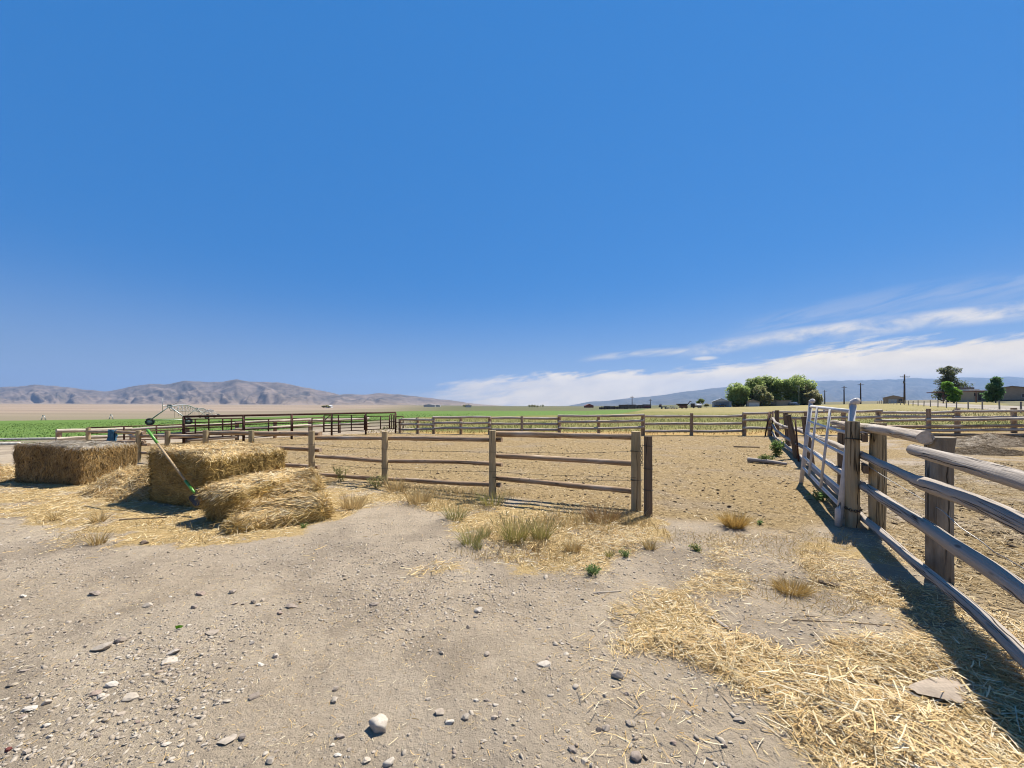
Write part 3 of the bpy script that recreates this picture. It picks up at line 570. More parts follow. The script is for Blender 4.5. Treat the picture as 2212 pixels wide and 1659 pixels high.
# pipe corral
TC = [(190, 14.6), (397, 17.6), (526, 18.7), (630, 19.6), (716, 21.2), (790, 22.3), (854.5, 23.3), (872, 23.4)]
pc = empty('pipe_corral_fence', (-11, 20, G1(-11, 20)), 'rusty brown pipe corral with an overhead rail and thin panels', 'fence')
def pp(u, v, o=0): return P(u, v, interp_d(TC, u) + o)
def gd(u): q = pp(u, 900); return Vector((q.x, q.y, G1(q.x, q.y)))
for u in (397, 526, 630, 716.5, 790, 854.5): MB().tube([gd(u), pp(u, 900 - (u - 397) / 457.5 * 9)], .055, 8).build('post', M_rust, pc)
MB().tube([pp(396, 900), pp(526, 897.5), pp(630, 895.4), pp(716, 893.6), pp(790, 892.1), pp(855, 891)], .05, 8).build('top_rail', M_rust, pc)
def panel(u0, u1, l, r, verts, o=-.09, nm='panel', rad=.026, frame=True):
    m_ = MB()
    for a, b in zip(l, r): m_.tube([pp(u0, a, o), pp(u1, b, o)], rad, 6)
    for u in verts + ([u0, u1] if frame else []):
        t = (u - u0) / (u1 - u0); m_.tube([pp(u, l[0] + (r[0] - l[0]) * t, o), pp(u, l[-1] + (r[-1] - l[-1]) * t, o)], rad * 1.15, 6)
    return m_
panel(398, 526, (906, 913.5, 920, 926, 936, 947), (903.5, 909.5, 914.5, 920, 930, 941), [422, 451, 481, 500]).build('panel', M_rust, pc)
panel(528, 629, (906.5, 917, 928, 946), (904.5, 914, 924, 939), [580]).build('panel', M_rust, pc)
panel(632, 699, (904, 914, 924, 937), (902, 911, 921, 933), [674]).build('panel', M_rust, pc)
g = panel(700, 787, (897, 903.5, 911, 919, 926, 933), (896.5, 902.5, 910, 917, 923, 929), [731, 759], .09)
g.tube([pp(702, 907, .09), pp(713, 897.5, .09)], .024, 6).build('gate', M_rust, pc)
panel(792, 841, (899.5, 908, 914, 921, 928), (899, 907, 913, 919.5, 926), [822]).build('panel', M_rust, pc)
panel(842, 853, (896, 911, 926), (896, 911, 926), [846, 850]).build('panel', M_rust, pc)
panel(855, 871, (900, 913, 927), (899.5, 912, 926), []).build('panel', M_rust, pc)
panel(190, 395, (924, 936, 953), (917, 928, 947), [268, 338]).build('panel', M_rust, pc)

# G: the near log fence on the right
fg = empty('log_fence', (6.2, 8.2, G1(6.2, 8.2)), 'big grey weathered log fence running from the right foreground back to the corral corner', 'fence')
def nd(u): k = (u - CX) / F; return 1.674 / (k - .58)
def near(l): return [P(u, v, d[0] if d else nd(u)) for u, v, *d in l]
GW = dict(seg=28, step=.035, rough=.15, knots=.5, wob=.003)
log('rail', M_grey, fg, near([(1669, 903, 20.5), (1676, 914, 18), (1697, 922.5, 15), (1727, 930, 11.7), (1738, 933.5, 10.7)]), 0.0605, 0.0552, seg=14, step=.1, rough=.12)
log('rail', M_grey, fg, near([(1727, 930, 11.65), (1753, 939.5, 9.5), (1823, 969, 6.35), (1857, 981.5, 5.2), (1896, 999, 4.5), (1948, 1023), (1997, 1045)]), 0.0516, 0.0445, **GW)
log('rail', M_grey, fg, near([(1975, 1037.5), (2013.5, 1051.5), (2078, 1076), (2157, 1108), (2212, 1135), (2330, 1190), (2420, 1235)]), 0.0605, 0.0534, flare=-.012, **GW)
log('rail', M_grey, fg, near([(1669, 917, 20.5), (1676, 929.5, 18), (1693, 942, 15), (1711, 954, 13), (1726, 961, 11.5), (1733, 965, 10.9)]), 0.0587, 0.0516, seg=14, step=.1)
log('rail', M_grey, fg, near([(1722, 959, 11.7), (1764, 981, 8.9), (1818, 1021, 6.5), (1860, 1046.5, 5.1)]), 0.0498, 0.0516, **GW)
log('rail', M_grey, fg, near([(1850, 1040, 5.32), (1922, 1086), (1996.5, 1133), (2052, 1171), (2157, 1240), (2212, 1280), (2330, 1368), (2420, 1440)]), 0.0516, 0.0570, **GW)
log('rail', M_grey, fg, near([(1668, 933, 20.5), (1677, 947, 18), (1693, 959, 15), (1711, 974.5, 13), (1728, 985.5, 11.6), (1758, 1010, 9.3)]), 0.0552, 0.0490, seg=14, step=.1)
log('rail', M_grey, fg, near([(1750, 1004, 9.7), (1798, 1050, 7.1), (1857, 1112, 5.2)]), 0.0490, 0.0445, **GW)
log('rail', M_grey, fg, near([(1850, 1106, 5.32), (1922, 1169), (1974.5, 1213), (2026, 1253), (2078.5, 1297), (2150, 1362), (2212, 1423), (2330, 1535), (2420, 1640)]), 0.0418, 0.0445, **{**GW, 'wob': .005})
log('rail', M_pale, fg, near([(1800, 913.5, 6.95), (1857, 922.6, 5.35), (1922, 932.5, 4.3), (1998, 945.5, 3.55)]), 0.0445, 0.0587, **{**GW, 'rough': .2})
log('rail', M_grey, fg, near([(1972, 971, 3.5), (2052.5, 995, 2.93), (2130.6, 1016, 2.52), (2212, 1039, 2.2), (2330, 1078, 1.86), (2420, 1110, 1.68)]), 0.0516, 0.0587, **{**GW, 'rough': .2})
for x, y, zt, r, lean, m_ in ((3.97, 3.58, 1.315, .086, (0, 0), M_dark), (4.68, 4.93, 1.39, .082, (0, 0), M_post), (5.98, 6.95, 1.13, .08, (0, 0), M_dark), (8.02, 10.3, 1.33, .075, (-.16, .05), M_dark),
                          (8.75, 11.8, 1.34, .075, (-.22, .1), M_dark), (11.2, 15.6, 1.36, .085, (-.12, 0), M_dark), (13.9, 20.2, 1.40, .10, (0, 0), M_dark)):
    post(m_ if r != .086 else wood('grey_brown_post', (.14, .11, .08), (.28, .23, .17), (.38, .33, .26), .8), fg, x, y, zt, r, lean, seg=18, step=.05, knots=.3, rough=.09, flare=.016 if r == .086 else 0)
gpx, gpy = 4.49, 5.08
post(wood('tan_gate_post', (.34, .24, .13), (.56, .43, .26), (.68, .55, .36), .9, (.52, .44, .26)), fg, gpx, gpy, 1.405, .074, seg=20, step=.05, knots=.12, rough=.04)
for c, d_ in (((4.58, 5.0, .80), None), ((4.57, 5.0, 1.2), None)):
    MB().box(c, (.34, .05, .10), .9).build('brace_board', M_dark, fg)
MB().ring((gpx, gpy, 1.17), .083, .007, (.12, .05, 1), 24, 6).build('wire_wrap', M_wire, fg)
ch = MB()
for i in range(13):
    A = math.radians(165 + i * 17); c = Vector((gpx + .088 * math.cos(A), gpy + .088 * math.sin(A), .27 - .03 * math.sin(i / 12 * math.pi)))
    ch.ring(c, .017, .0045, (math.cos(A), math.sin(A), 0) if i % 2 else (0, 0, 1), 10, 5)
ch.build('chain', M_wire, fg)
wire(fg, [P(1845, 985, 5.3), P(2036, 1104, 3.45), P(2120, 1170, 3.0), P(2175, 1205, 2.9), P(2330, 1290, 2.6)], .004, M_bright_wire, 'wire', False)
tb = P(1725.5, 994, 11.2); tpst = empty('steel_fence_post', (tb.x, tb.y, G1(tb.x, tb.y)), 'thin dark steel stake leaning against the grey log fence, beyond the white gate', 'post')
a, b = Vector((tb.x, tb.y, G1(tb.x, tb.y) - .05)), P(1718, 906, 11.3); MB().tube([a, b], .022, 6).build('stake', M_rust, tpst); MB().box(a.lerp(b, .16), (.02, .08, .14)).build('plate', M_rust, tpst)

# white gate leaning on it
gt = empty('tubular_gate', (5.2, 6.5, G1(5.2, 6.5)), 'white painted tubular steel gate leaning against the grey log fence', 'gate')
L0, L1, R0, R1 = Vector((6.03, 8.03, G1(6.03, 8.03))), Vector((6.245, 8.05, 1.66)), Vector((4.34, 5.12, G1(4.34, 5.12))), Vector((4.615, 5.21, 1.615))
MB().tube([L0, L0.lerp(L1, .5), L1], .038, 12).build('leg', M_white, gt); MB().tube([R0, R0.lerp(R1, .5), R1], .038, 12).build('leg', M_white, gt)
for q in (L1, R1): MB().tube([q + Vector((0, .01, -.03)), q + Vector((0, .01, .015)), q + Vector((0, 0, .04)), q + Vector((.01, -.03, .055)), q + Vector((.015, -.055, .056))], [.039, .040, .043, .045, .045], 14).build('cap', M_white, gt)
MB().tube([R0 + Vector((-.045, -.04, 0)), R0 + Vector((-.035, -.03, .22)), R0.lerp(R1, .22)], .032, 10).build('skid', M_white, gt)
zl, zr = [1.6, 1.29, 1.02, .755, .54, .326], [1.53, 1.235, .94, .68, .475, .27]
def lg(a, b, z): return a.lerp(b, (z - a.z) / (b.z - a.z))
for i, (za, zb) in enumerate(zip(zl, zr)):
    a, b = lg(L0, L1, za), lg(R0, R1, zb); m_ = a.lerp(b, .55) + Vector((0, 0, -.012 if i else 0)); MB().tube([a, m_, b], .024 if i else .03, 10).build('bar', M_white, gt)
for f in (.30, .64):
    a, b = lg(L0, L1, zl[0]).lerp(lg(R0, R1, zr[0]), f), lg(L0, L1, zl[-1]).lerp(lg(R0, R1, zr[-1]), f); off = Vector((-.028, .018, 0)); MB().tube([a + off, b + off], .019, 8).build('upright', M_white, gt)

# ------------------------------------------------------------------ straw bales
def bale_surface(center, dims, yaw, deform, n=34, round_=.10, seed=0):
    """points, normals on a rounded displaced block: returns function of surface samples and the core mesh arrays"""
    c, s = math.cos(yaw), math.sin(yaw); hx, hy, hz = [d / 2 for d in dims]
    def surf(q):                                     # q on the unit cube [-1,1]^3 surface
        h = np.array([hx, hy, hz]); p = q * h; inner = np.clip(p, -(h - round_), h - round_); dd = p - inner
        ln = np.linalg.norm(dd, axis=1)[:, None] + 1e-9; p = inner + dd / ln * np.minimum(ln, round_) ; nrm = dd / ln
        p, nrm = deform(p, nrm, h)
        R = np.array([[c, -s, 0], [s, c, 0], [0, 0, 1]])
        return p @ R.T + np.array(center) + np.array([0, 0, hz]), nrm @ R.T
    Vs, Qs, b = [], [], 0; g = np.linspace(-1, 1, n); A, B = np.meshgrid(g, g, indexing='ij'); A, B = A.ravel(), B.ravel(); one = np.ones_like(A)
    for ax in range(3):
        for sg in (-1, 1):
            q = np.zeros((n * n, 3)); q[:, ax] = sg; q[:, (ax + 1) % 3] = A; q[:, (ax + 2) % 3] = B * sg
            p, _ = surf(q); Vs.append(p); i, j = np.meshgrid(np.arange(n - 1), np.arange(n - 1), indexing='ij')
            Qs.append(np.stack([i * n + j, (i + 1) * n + j, (i + 1) * n + j + 1, i * n + j + 1], -1).reshape(-1, 4) + b); b += n * n
    return surf, np.concatenate(Vs), np.concatenate(Qs)
def cube_samples(n, dims, faces):
    """random points on chosen faces; faces: (axis, sign, weight)"""
    out = []; w = np.array([f[2] for f in faces], float); w /= w.sum()
    for (ax, sg, _), m in zip(faces, RNG.multinomial(n, w)):
        q = RNG.uniform(-1, 1, (m, 3)); q[:, ax] = sg; out.append(q)
    return np.concatenate(out)
def noise_deform(seed, amp, extra=None, fs=3.0, crease=.03):
    def f(p, n, h):
        if extra is not None: p, n = extra(p, n, h)
        d = (fbm(p * fs + seed, 4) - .5) * amp * 2 + (fbm(p * fs * 4 + seed, 3) - .5) * amp * .8
        cr = fbm(p * np.array([.9, 1.6, 9.0]) + seed * 1.7, 3); d = d - crease * np.clip(1 - np.abs(cr - .5) / .05, 0, 1)
        return p + n * d[:, None], n
    return f
def straw_bale(name, center, dims, yaw, seed, nstraw, pal_top, pal_side, core, label, cat, extra=None, amp=.035, lay=None, lens=(.05, .20), faces=None, group=None, fluff=.35, round_=.09, wid=(.0035, .0085)):
    surf, V, Q = bale_surface(center, dims, yaw, noise_deform(seed, amp, extra), seed=seed, round_=round_)
    cc = pick(core, len(V)); parts = [(V, Q, cc)]  # core coloured darker to paint shade into the gaps between straws
    q = cube_samples(nstraw, dims, faces or [(0, -1, 1), (0, 1, 1), (1, -1, 1.6), (1, 1, .5), (2, 1, 1.4)])
    p, n = surf(q); m = len(p)
    ly = np.array(lay if lay is not None else (1, .2, 0), float); cy, sy = math.cos(yaw), math.sin(yaw); ly = np.array([ly[0] * cy - ly[1] * sy, ly[0] * sy + ly[1] * cy, ly[2]])
    d = ly[None] * RNG.choice([-1, 1], (m, 1)) + RNG.normal(size=(m, 3)) * (.55 + .5 * (fbm(p * 5 + seed, 2)[:, None] - .5)); d -= n * np.sum(d * n, 1)[:, None]; d /= np.linalg.norm(d, axis=1)[:, None]
    d = d + n * (RNG.random((m, 1)) ** 3 * fluff); L = RNG.uniform(*lens, m) * (RNG.random(m) * .6 + .4)
    d *= L[:, None]; bend = RNG.normal(size=(m, 3)) * L[:, None] * .07 + np.array([0, 0, -1]) * (L * .05)[:, None]
    top = sm(.35, .8, n[:, 2])[:, None]; col = pick(pal_side, m) * (1 - top) + pick(pal_top, m) * top  # golden bales: sunlit tops and shaded sides painted in; greyed top is weathering
    col = col * 1.16 * (.45 + 1.1 * fbm(p * 4.5 + seed, 4)[:, None]) * RNG.choice([.55, .9, 1.0, 1.0, 1.12], (m, 1))
    parts.append(blades_arrays(p + n * (RNG.random((m, 1)) * .018 - .002) - d * .4, d, RNG.uniform(wid[0], wid[1], m), bend, col, False, np.cross(d, n) + RNG.normal(size=(m, 3)) * .3 * L[:, None]))
    V, Q, C = join_arrays(parts); o = fast_mesh(name, V, Q, M_straw, C); tag(o, label, cat, group); return o
# bale on the left: weathered, grey on top
def ex1(p, n, h):
    q = p.copy(); q[:, 2] -= .05 * sm(-.2, 1, p[:, 0] / h[0]) * (p[:, 2] / h[2] > .2) - .03
    return q, n
c1 = gp(32, 1043); c2 = gp(179, 1049); ya = math.atan2(c2.y - c1.y, c2.x - c1.x); nn = Vector((-math.sin(ya), math.cos(ya), 0))
mid = (c1 + c2) / 2 + nn * .47; BROWN = [(.46, .27, .08), (.55, .34, .11), (.36, .21, .065), (.62, .41, .16), (.48, .31, .13)]
straw_bale('straw_bale', (mid.x, mid.y, mid.z - .02), (1.80, .98, .80), ya, 3.3, 26000, GREYSTRAW, BROWN + OLDSTRAW[:2], [(.10, .065, .03), (.17, .115, .05)], 'weathered brown straw bale with a greyed top, farthest left and set apart from the others', 'straw bale', ex1, .035, (.25, .1, 1), (.05, .17), round_=.05)
# the bale that carries the shovel
f0, f1 = Vector((-6.22, 6.59, 0)), Vector((-4.86, 6.02, 0)); yb = math.atan2(f1.y - f0.y, f1.x - f0.x); nb = Vector((-math.sin(yb), math.cos(yb), 0)); mb_ = (f0 + f1) / 2 + nb * .68
def ex2(p, n, h):
    q = p.copy(); t = sm(.1, 1, p[:, 0] / h[0]); q[:, 2] -= .05 * t; q[:, 0] += .10 * t * sm(-.3, .6, p[:, 2] / h[2]) ; return q, n
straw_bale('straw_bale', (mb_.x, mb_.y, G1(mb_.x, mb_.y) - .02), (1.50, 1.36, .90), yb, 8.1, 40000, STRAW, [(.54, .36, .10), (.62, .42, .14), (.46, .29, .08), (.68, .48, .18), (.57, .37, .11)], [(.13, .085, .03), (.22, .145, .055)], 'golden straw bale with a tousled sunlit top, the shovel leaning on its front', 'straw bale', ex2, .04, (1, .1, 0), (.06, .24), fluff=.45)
# broken bale in front and the flakes that slid off it
yc = math.atan2(-.23, .56)
def ex3(p, n, h):
    q = p.copy(); t = sm(-1, 1, p[:, 1] / h[1]); q[:, 2] += .08 * np.sin(3 * t) * (p[:, 2] > 0); q[:, 1] -= .05 * (p[:, 2] / h[2]); q[:, 0] += .08 * (p[:, 2] / h[2] < 0); return q, n
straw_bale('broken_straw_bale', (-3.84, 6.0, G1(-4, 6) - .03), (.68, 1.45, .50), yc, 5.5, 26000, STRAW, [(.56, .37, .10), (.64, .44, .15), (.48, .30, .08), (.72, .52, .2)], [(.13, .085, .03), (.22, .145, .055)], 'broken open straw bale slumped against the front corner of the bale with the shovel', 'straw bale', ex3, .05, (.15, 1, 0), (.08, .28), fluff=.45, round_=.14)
def wavy(a, k):
    def f(p, n, h):
        q = p.copy(); q[:, 2] += a * np.sin(p[:, 0] * k + 1.3 * np.sin(p[:, 1] * 3)) + .06 * np.sin(p[:, 1] * 5 + p[:, 0] * 2); return q, n
    return f
def flake(cx, cy, z, dims, yaw, seed, n, label, k=4.0):
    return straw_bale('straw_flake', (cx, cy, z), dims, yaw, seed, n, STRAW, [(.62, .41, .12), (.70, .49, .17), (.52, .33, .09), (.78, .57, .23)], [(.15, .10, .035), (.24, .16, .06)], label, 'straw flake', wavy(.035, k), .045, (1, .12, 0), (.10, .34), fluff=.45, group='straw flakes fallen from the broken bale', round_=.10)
flake(-3.66, 6.06, G1(-3.5, 6) + .03, (1.05, .66, .42), .70, 14.2, 20000, 'upper straw flake slumped over the side of the broken bale')
flake(-3.20, 5.36, G1(-3, 5.4) - .03, (1.12, .46, .24), .52, 19.4, 18000, 'lowest straw flake, flat on the ground in front of the broken bale')
flake(-3.46, 5.74, G1(-3.2, 5.7) + .15, (1.05, .46, .19), .68, 23.9, 14000, 'middle straw flake lying between the upper flake and the lowest one', 5.0)
def heap(name, cx, cy, rx, ry, h, seed, n, label, rot=0, pal=None, base=None, cat='straw heap'):
    g = np.linspace(-1, 1, 60); A, B = np.meshgrid(g, g, indexing='ij'); a, b = A.ravel(), B.ravel()
    def hgt(a, b):
        r = np.sqrt(a * a + b * b); return h * (np.clip(1 - r, 0, 1) ** .9 * (.75 + .9 * (fbm(np.stack([a * 2.2, b * 2.2, 0 * a + seed], -1), 4) - .3))) + .04 * (fbm(np.stack([a * 9, b * 9, 0 * a + seed], -1), 3) - .5) * (r < .95)
    c, s = math.cos(rot), math.sin(rot)
    def w(a, b): x = a * rx; y = b * ry; X = cx + c * x - s * y; Y = cy + s * x + c * y; return np.stack([X, Y, gz(X, Y) + hgt(a, b) - .035 * (np.sqrt(a * a + b * b) > .97)], -1)
    V = w(a, b); i, j = np.meshgrid(np.arange(59), np.arange(59), indexing='ij'); Q = np.stack([i * 60 + j, (i + 1) * 60 + j, (i + 1) * 60 + j + 1, i * 60 + j + 1], -1).reshape(-1, 4)
    rr = np.sqrt(RNG.random(n)) * .98; th = RNG.random(n) * 6.283; a, b = rr * np.cos(th), rr * np.sin(th); p = w(a, b); e = .03
    dx, dy = w(a + e, b) - p, w(a, b + e) - p; nr = np.cross(dx, dy); nr /= np.linalg.norm(nr, axis=1)[:, None]
    d = RNG.normal(size=(n, 3)); d -= nr * np.sum(d * nr, 1)[:, None]; d /= np.linalg.norm(d, axis=1)[:, None]; d += nr * (RNG.random((n, 1)) ** 3 * .6); L = RNG.uniform(.05, .22, n); d *= L[:, None]
    col = pick(pal or STRAW, n) * 1.15 * (.55 + .8 * fbm(p * 4, 3)[:, None]) * RNG.choice([.6, 1, 1, 1.1], (n, 1))
    V, Q, C = join_arrays([(V, Q, pick(base or [(.34, .23, .09), (.42, .29, .12)], len(V))), blades_arrays(p + nr * .008 - d * .4, d, RNG.uniform(.003, .006, n), RNG.normal(size=(n, 3)) * L[:, None] * .12, col, False)])
    return tag(fast_mesh(name, V, Q, M_straw, C), label, cat)
heap('straw_heap', -7.25, 7.6, .85, .85, .56, 2.2, 16000, 'loose golden straw heap piled between the weathered bale and the bale with the shovel', .3)
heap('straw_heap', -6.55, 6.9, .5, .45, .45, 6.2, 7000, 'small straw heap banked against the left side of the bale with the shovel', .3)
heap('straw_heap', -11.35, 8.35, .8, .6, .32, 9.2, 6000, 'low dark straw heap at the far left, beyond the weathered bale', .3)
DUNG = [(.30, .21, .12), (.38, .27, .15), (.22, .155, .09), (.46, .34, .20)]
for cx_, cy_, rx_, ry_, h_, lab_ in ((19.6, 15.8, 2.6, 1.2, .42, 'long low brown manure heap in the right hand pen, the farther one'), (16.2, 13.2, 1.5, .7, .26, 'small brown manure heap in the right hand pen, the nearer one')):
    heap('manure_heap', cx_, cy_, rx_, ry_, h_, cx_, 9000, lab_, .1, DUNG, [(.20, .14, .08), (.28, .20, .12)], 'manure heap')
# twine hanging from the broken bale
tw = MB().tube([P(510, 1058, 5.45), P(508, 1072, 5.40), P(510, 1082, 5.36), P(505, 1092, 5.34), P(509, 1100, 5.33)], .006, 5).build('baling_twine', plain('teal_twine', (.08, .32, .28), .6)); tag(tw, 'loose teal baling twine hanging from the broken straw bale', 'twine')

# shovel
sh = empty('shovel', (-4.8, 5.86, .2), 'long handled shovel with green grip ends leaning on the golden straw bale', 'shovel')
A0, A1 = Vector((-6.24, 6.60, 1.19)), P(421, 1066, 5.80); ax = (A1 - A0)
M_green = plain('green_grip', (.12, .36, .03), .4, 0, .5, .12, 10); M_hand = plain('ash_handle', (.50, .36, .20), .55, 0, .3, .15, 12); M_steel = plain('dirty_blade', (.10, .09, .08), .6, .5, .4, .3, 12)
MB().tube([A0 - ax * .012, A0, A0 + ax * .23], [.016, .022, .020], 12).build('grip', M_green, sh); MB().tube([A0 + ax * .23, A0 + ax * .82], .017, 12).build('handle', M_hand, sh)
MB().tube([A0 + ax * .82, A0 + ax * .93, A1], [.021, .021, .016], 12).build('socket', M_green, sh)
dirn = ax.normalized(); sd = dirn.cross(Vector((0, -1, .2))).normalized(); nrm = sd.cross(dirn).normalized(); bl = MB(); vs, fs = [], []
for th_, sgn in ((0, 1), (.006, -1)):
    for i in range(9):
        t = i / 8; wv = .105 * (1 if t < .6 else math.sqrt(max(0, 1 - ((t - .6) / .42) ** 2))) * min(1, .75 + t * 2)
        for j in range(7):
            s_ = j / 3 - 1; vs.append(A1 + dirn * (t * .28 - .02) + sd * (wv * s_) + nrm * (.03 * s_ * s_ - .02 * math.sin(t * 3) - th_))
for i in range(8):
    for j in range(6): k_ = i * 7 + j; fs += [(k_, k_ + 1, k_ + 8, k_ + 7), (63 + k_ + 7, 63 + k_ + 8, 63 + k_ + 1, 63 + k_)]
for i in range(8): fs += [(i * 7, i * 7 + 7, 63 + i * 7 + 7, 63 + i * 7), (i * 7 + 6, 63 + i * 7 + 6, 63 + i * 7 + 13, i * 7 + 13)]
bl.add(vs, fs).build('blade', M_steel, sh)
# teal rag tied on a fence post
rg = MB(); c = P(242, 944, 12.2); g_ = [(i, j) for i in range(10) for j in range(14)]
vs = []
for i, j in g_:
    A = i / 9 * math.pi * 1.9; z = .22 - j / 13 * .48; R = .075 + .05 * float(vnoise(np.array([i * .9, j * .5, 2.])) ) + .02 * j / 13; vs.append(c + Vector((R * math.cos(A), R * math.sin(A), z + .03 * math.sin(i * 1.7))))
fs = [(i * 14 + j, (i + 1) * 14 + j, (i + 1) * 14 + j + 1, i * 14 + j + 1) for i in range(9) for j in range(13)]
tag(rg.add(vs, fs).build('rag', plain('teal_cloth', (.03, .14, .24), .8)), 'teal blue rag wrapped round a fence post behind the weathered bale', 'rag')
# white pipes lying at the left
for (a, b), lab in zip((((-260, 955), (127, 950.5)), ((-260, 968), (42, 963))), ('white irrigation pipe on the ground at far left, the one nearer the green field', 'white irrigation pipe on the ground at far left, the one nearer the bales')):
    pa, pb = gp(*a), gp(*b); tag(MB().tube([pa + Vector((0, 0, .11)), (pa + pb) / 2 + Vector((0, 0, .12)), pb + Vector((0, 0, .11))], .075, 10).build('irrigation_pipe', plain('white_pipe', (.72, .68, .58), .5)), lab, 'pipe', 'irrigation pipes on the ground')
# ------------------------------------------------------------------ centre pivot irrigation machine
M_galv = plain('galvanised_steel', (.50, .51, .50), .45, .3, .4, .12, 3); M_tyre = plain('dark_tyre', (.08, .072, .066), .9)
def pv(u, d, h): x = (u - CX) / F * d; return Vector((x, d, G1(x, d) + h))
pA = Vector(((366 - CX) / F * 56, 56)); pB = Vector(((460 - CX) / F * 187, 187))
dirp = (pB - pA).normalized(); sidep = Vector((-dirp.y, dirp.x))
def pz(t, h): q = pA.lerp(pB, t); return Vector((q.x, q.y, G1(q.x, q.y) + h))
piv = empty('irrigation_machine', tuple(pz(0, 0)), 'galvanised wheeled irrigation machine with trussed pipe spans, standing in the green field', 'irrigation machine')
def tower(t, par, hh=2.75, w=2.1):
    o = pz(t, 0); s3 = Vector((sidep.x, sidep.y, 0)); d3 = Vector((dirp.x, dirp.y, 0)); top = o + Vector((0, 0, hh)); m_ = MB()
    for s in (-1, 1):
        foot = o + s3 * (s * w); foot.z = G1(foot.x, foot.y) + .75
        for q in (-.25, .25): m_.tube([top + d3 * q, foot + d3 * q * .6], .075, 6)
        m_.tube([foot.lerp(top, .5) - d3 * .3, foot.lerp(top, .5) + d3 * .3], .04, 5)
        wc = foot + Vector((0, 0, -.18)); ty = MB()
        ty.ring(wc, .40, .14, d3, 20, 8).build('wheel', M_tyre, par); MB().disc(wc, .30, .12, d3, 16).build('hub', M_galv, par)
    a, b = o + s3 * w, o - s3 * w; m_.tube([Vector((a.x, a.y, G1(a.x, a.y) + .78)), Vector((b.x, b.y, G1(b.x, b.y) + .78))], .06, 6)
    m_.build('tower', M_galv, par); MB().box(top + Vector((0, 0, .05)), (.5, .5, .45), math.atan2(dirp.y, dirp.x)).build('control_box', plain('grey_box', (.25, .28, .28)), par)
for t in (0, 1/3, 2/3, 1): tower(t, piv)
for s in range(3):
    t0, t1 = s / 3, (s + 1) / 3; n = 9; m_ = MB(); top = []; lo = [[], []]; s3 = Vector((sidep.x, sidep.y, 0))
    for i in range(n + 1):
        f = i / n; bow = math.sin(math.pi * f); p = pz(t0 + (t1 - t0) * f, 2.7 + .55 * bow); top.append(p)
        for q, sg in ((0, -1), (1, 1)): lo[q].append(p + s3 * (sg * .75 * (bow ** .5)) + Vector((0, 0, -.25 - 1.0 * bow ** .6)))
    m_.tube(top, .085, 7).build('pipe_span', M_galv, piv); m_ = MB()
    for q in (0, 1):
        m_.tube(lo[q], .028, 5)
        for i in range(n):
            m_.tube([top[i], lo[q][i + 1]], .028, 4); m_.tube([lo[q][i], top[i + 1]], .028, 4); m_.tube([lo[0][i], lo[1][i]], .024, 4)
    m_.build('truss', M_galv, piv); m_ = MB()
    for i in range(1, n): m_.tube([top[i], top[i] - Vector((0, 0, 1.9))], .02, 4)
    m_.build('drop_hoses', plain('hose', (.06, .06, .06)), piv)
m_ = MB(); a = pz(0, 2.75); d3 = Vector((dirp.x, dirp.y, 0)); e = a - d3 * 2.6 + Vector((-.6, 0, .1)); m_.tube([a, e], .06, 6); m_.tube([e - Vector((0, 0, .9)), e + Vector((0, 0, 1.0))], .035, 6); m_.tube([a + Vector((.3, 0, .1)), a + Vector((1.6, .5, .95))], .03, 5)
m_.build('overhang', M_galv, piv)
for u, d, lab in ((94, 118, 'small sprinkler tower alone at the far left of the green field'), (240, 124, 'small sprinkler tower far out in the green field, left of the irrigation machine')):
    o = pv(u, d, 0); r_ = empty('sprinkler_tower', tuple(o), lab, 'sprinkler tower', 'small sprinkler towers in the green field'); m_ = MB()
    for x, y in ((-1, 0), (1, 0), (0, 1.2), (0, -1.2)): m_.tube([o + Vector((x * .6, y * .6, 0)), o + Vector((x * .2, y * .2, 1.35))], .06, 5)
    m_.tube([o + Vector((-.55, 0, .4)), o + Vector((.55, 0, .4))], .05, 5).build('frame', M_galv, r_); MB().box(o + Vector((0, 0, 1.45)), (.4, .4, .25)).build('head', M_galv, r_)

# ------------------------------------------------------------------ trees
def clumps(centers, radii, n, size, pal, squash=.8, flat=.0):
    """leaf sized faces in clumps through the crown's volume"""
    centers = np.array(centers, float); radii = np.array(radii, float); w = radii ** 2; w /= w.sum(); P_, N_ = [], []
    for c, r, m in zip(centers, radii, RNG.multinomial(n, w)):
        v = RNG.normal(size=(m, 3)); v /= np.linalg.norm(v, axis=1)[:, None]; rad = r * (RNG.random((m, 1)) ** .4)
        f = .75 + .6 * (fbm(v * 1.8 + c * .37, 3)[:, None] - .3)
        P_.append(c + v * rad * f * np.array([1, 1, squash])); N_.append(v)
    p = np.concatenate(P_); nn_ = np.concatenate(N_); keep = fbm(p * (1.3 / size) * .16 + 5, 3) > .36; p, nn_ = p[keep], nn_[keep]; m = len(p)
    nn_ = nn_ * .5 + RNG.normal(size=(m, 3)) * .6 + np.array([0, 0, .8]); nn_ /= np.linalg.norm(nn_, axis=1)[:, None]
    a = np.cross(nn_, RNG.normal(size=(m, 3))); a /= np.linalg.norm(a, axis=1)[:, None]; b = np.cross(nn_, a); s = size * RNG.uniform(.5, 1.2, (m, 1)); a, b = a * s, b * s * .55
    V = np.stack([p - a, p - b, p + a, p + b], 1).reshape(-1, 3); Q = np.arange(m * 4).reshape(-1, 4)
    return V, Q, np.repeat(pick(pal, m) * (.8 + .4 * fbm(p * .45, 3)[:, None]), 4, 0)
M_trunk = wood('bark', (.06, .045, .03), (.13, .10, .07), (.20, .16, .12), .4)
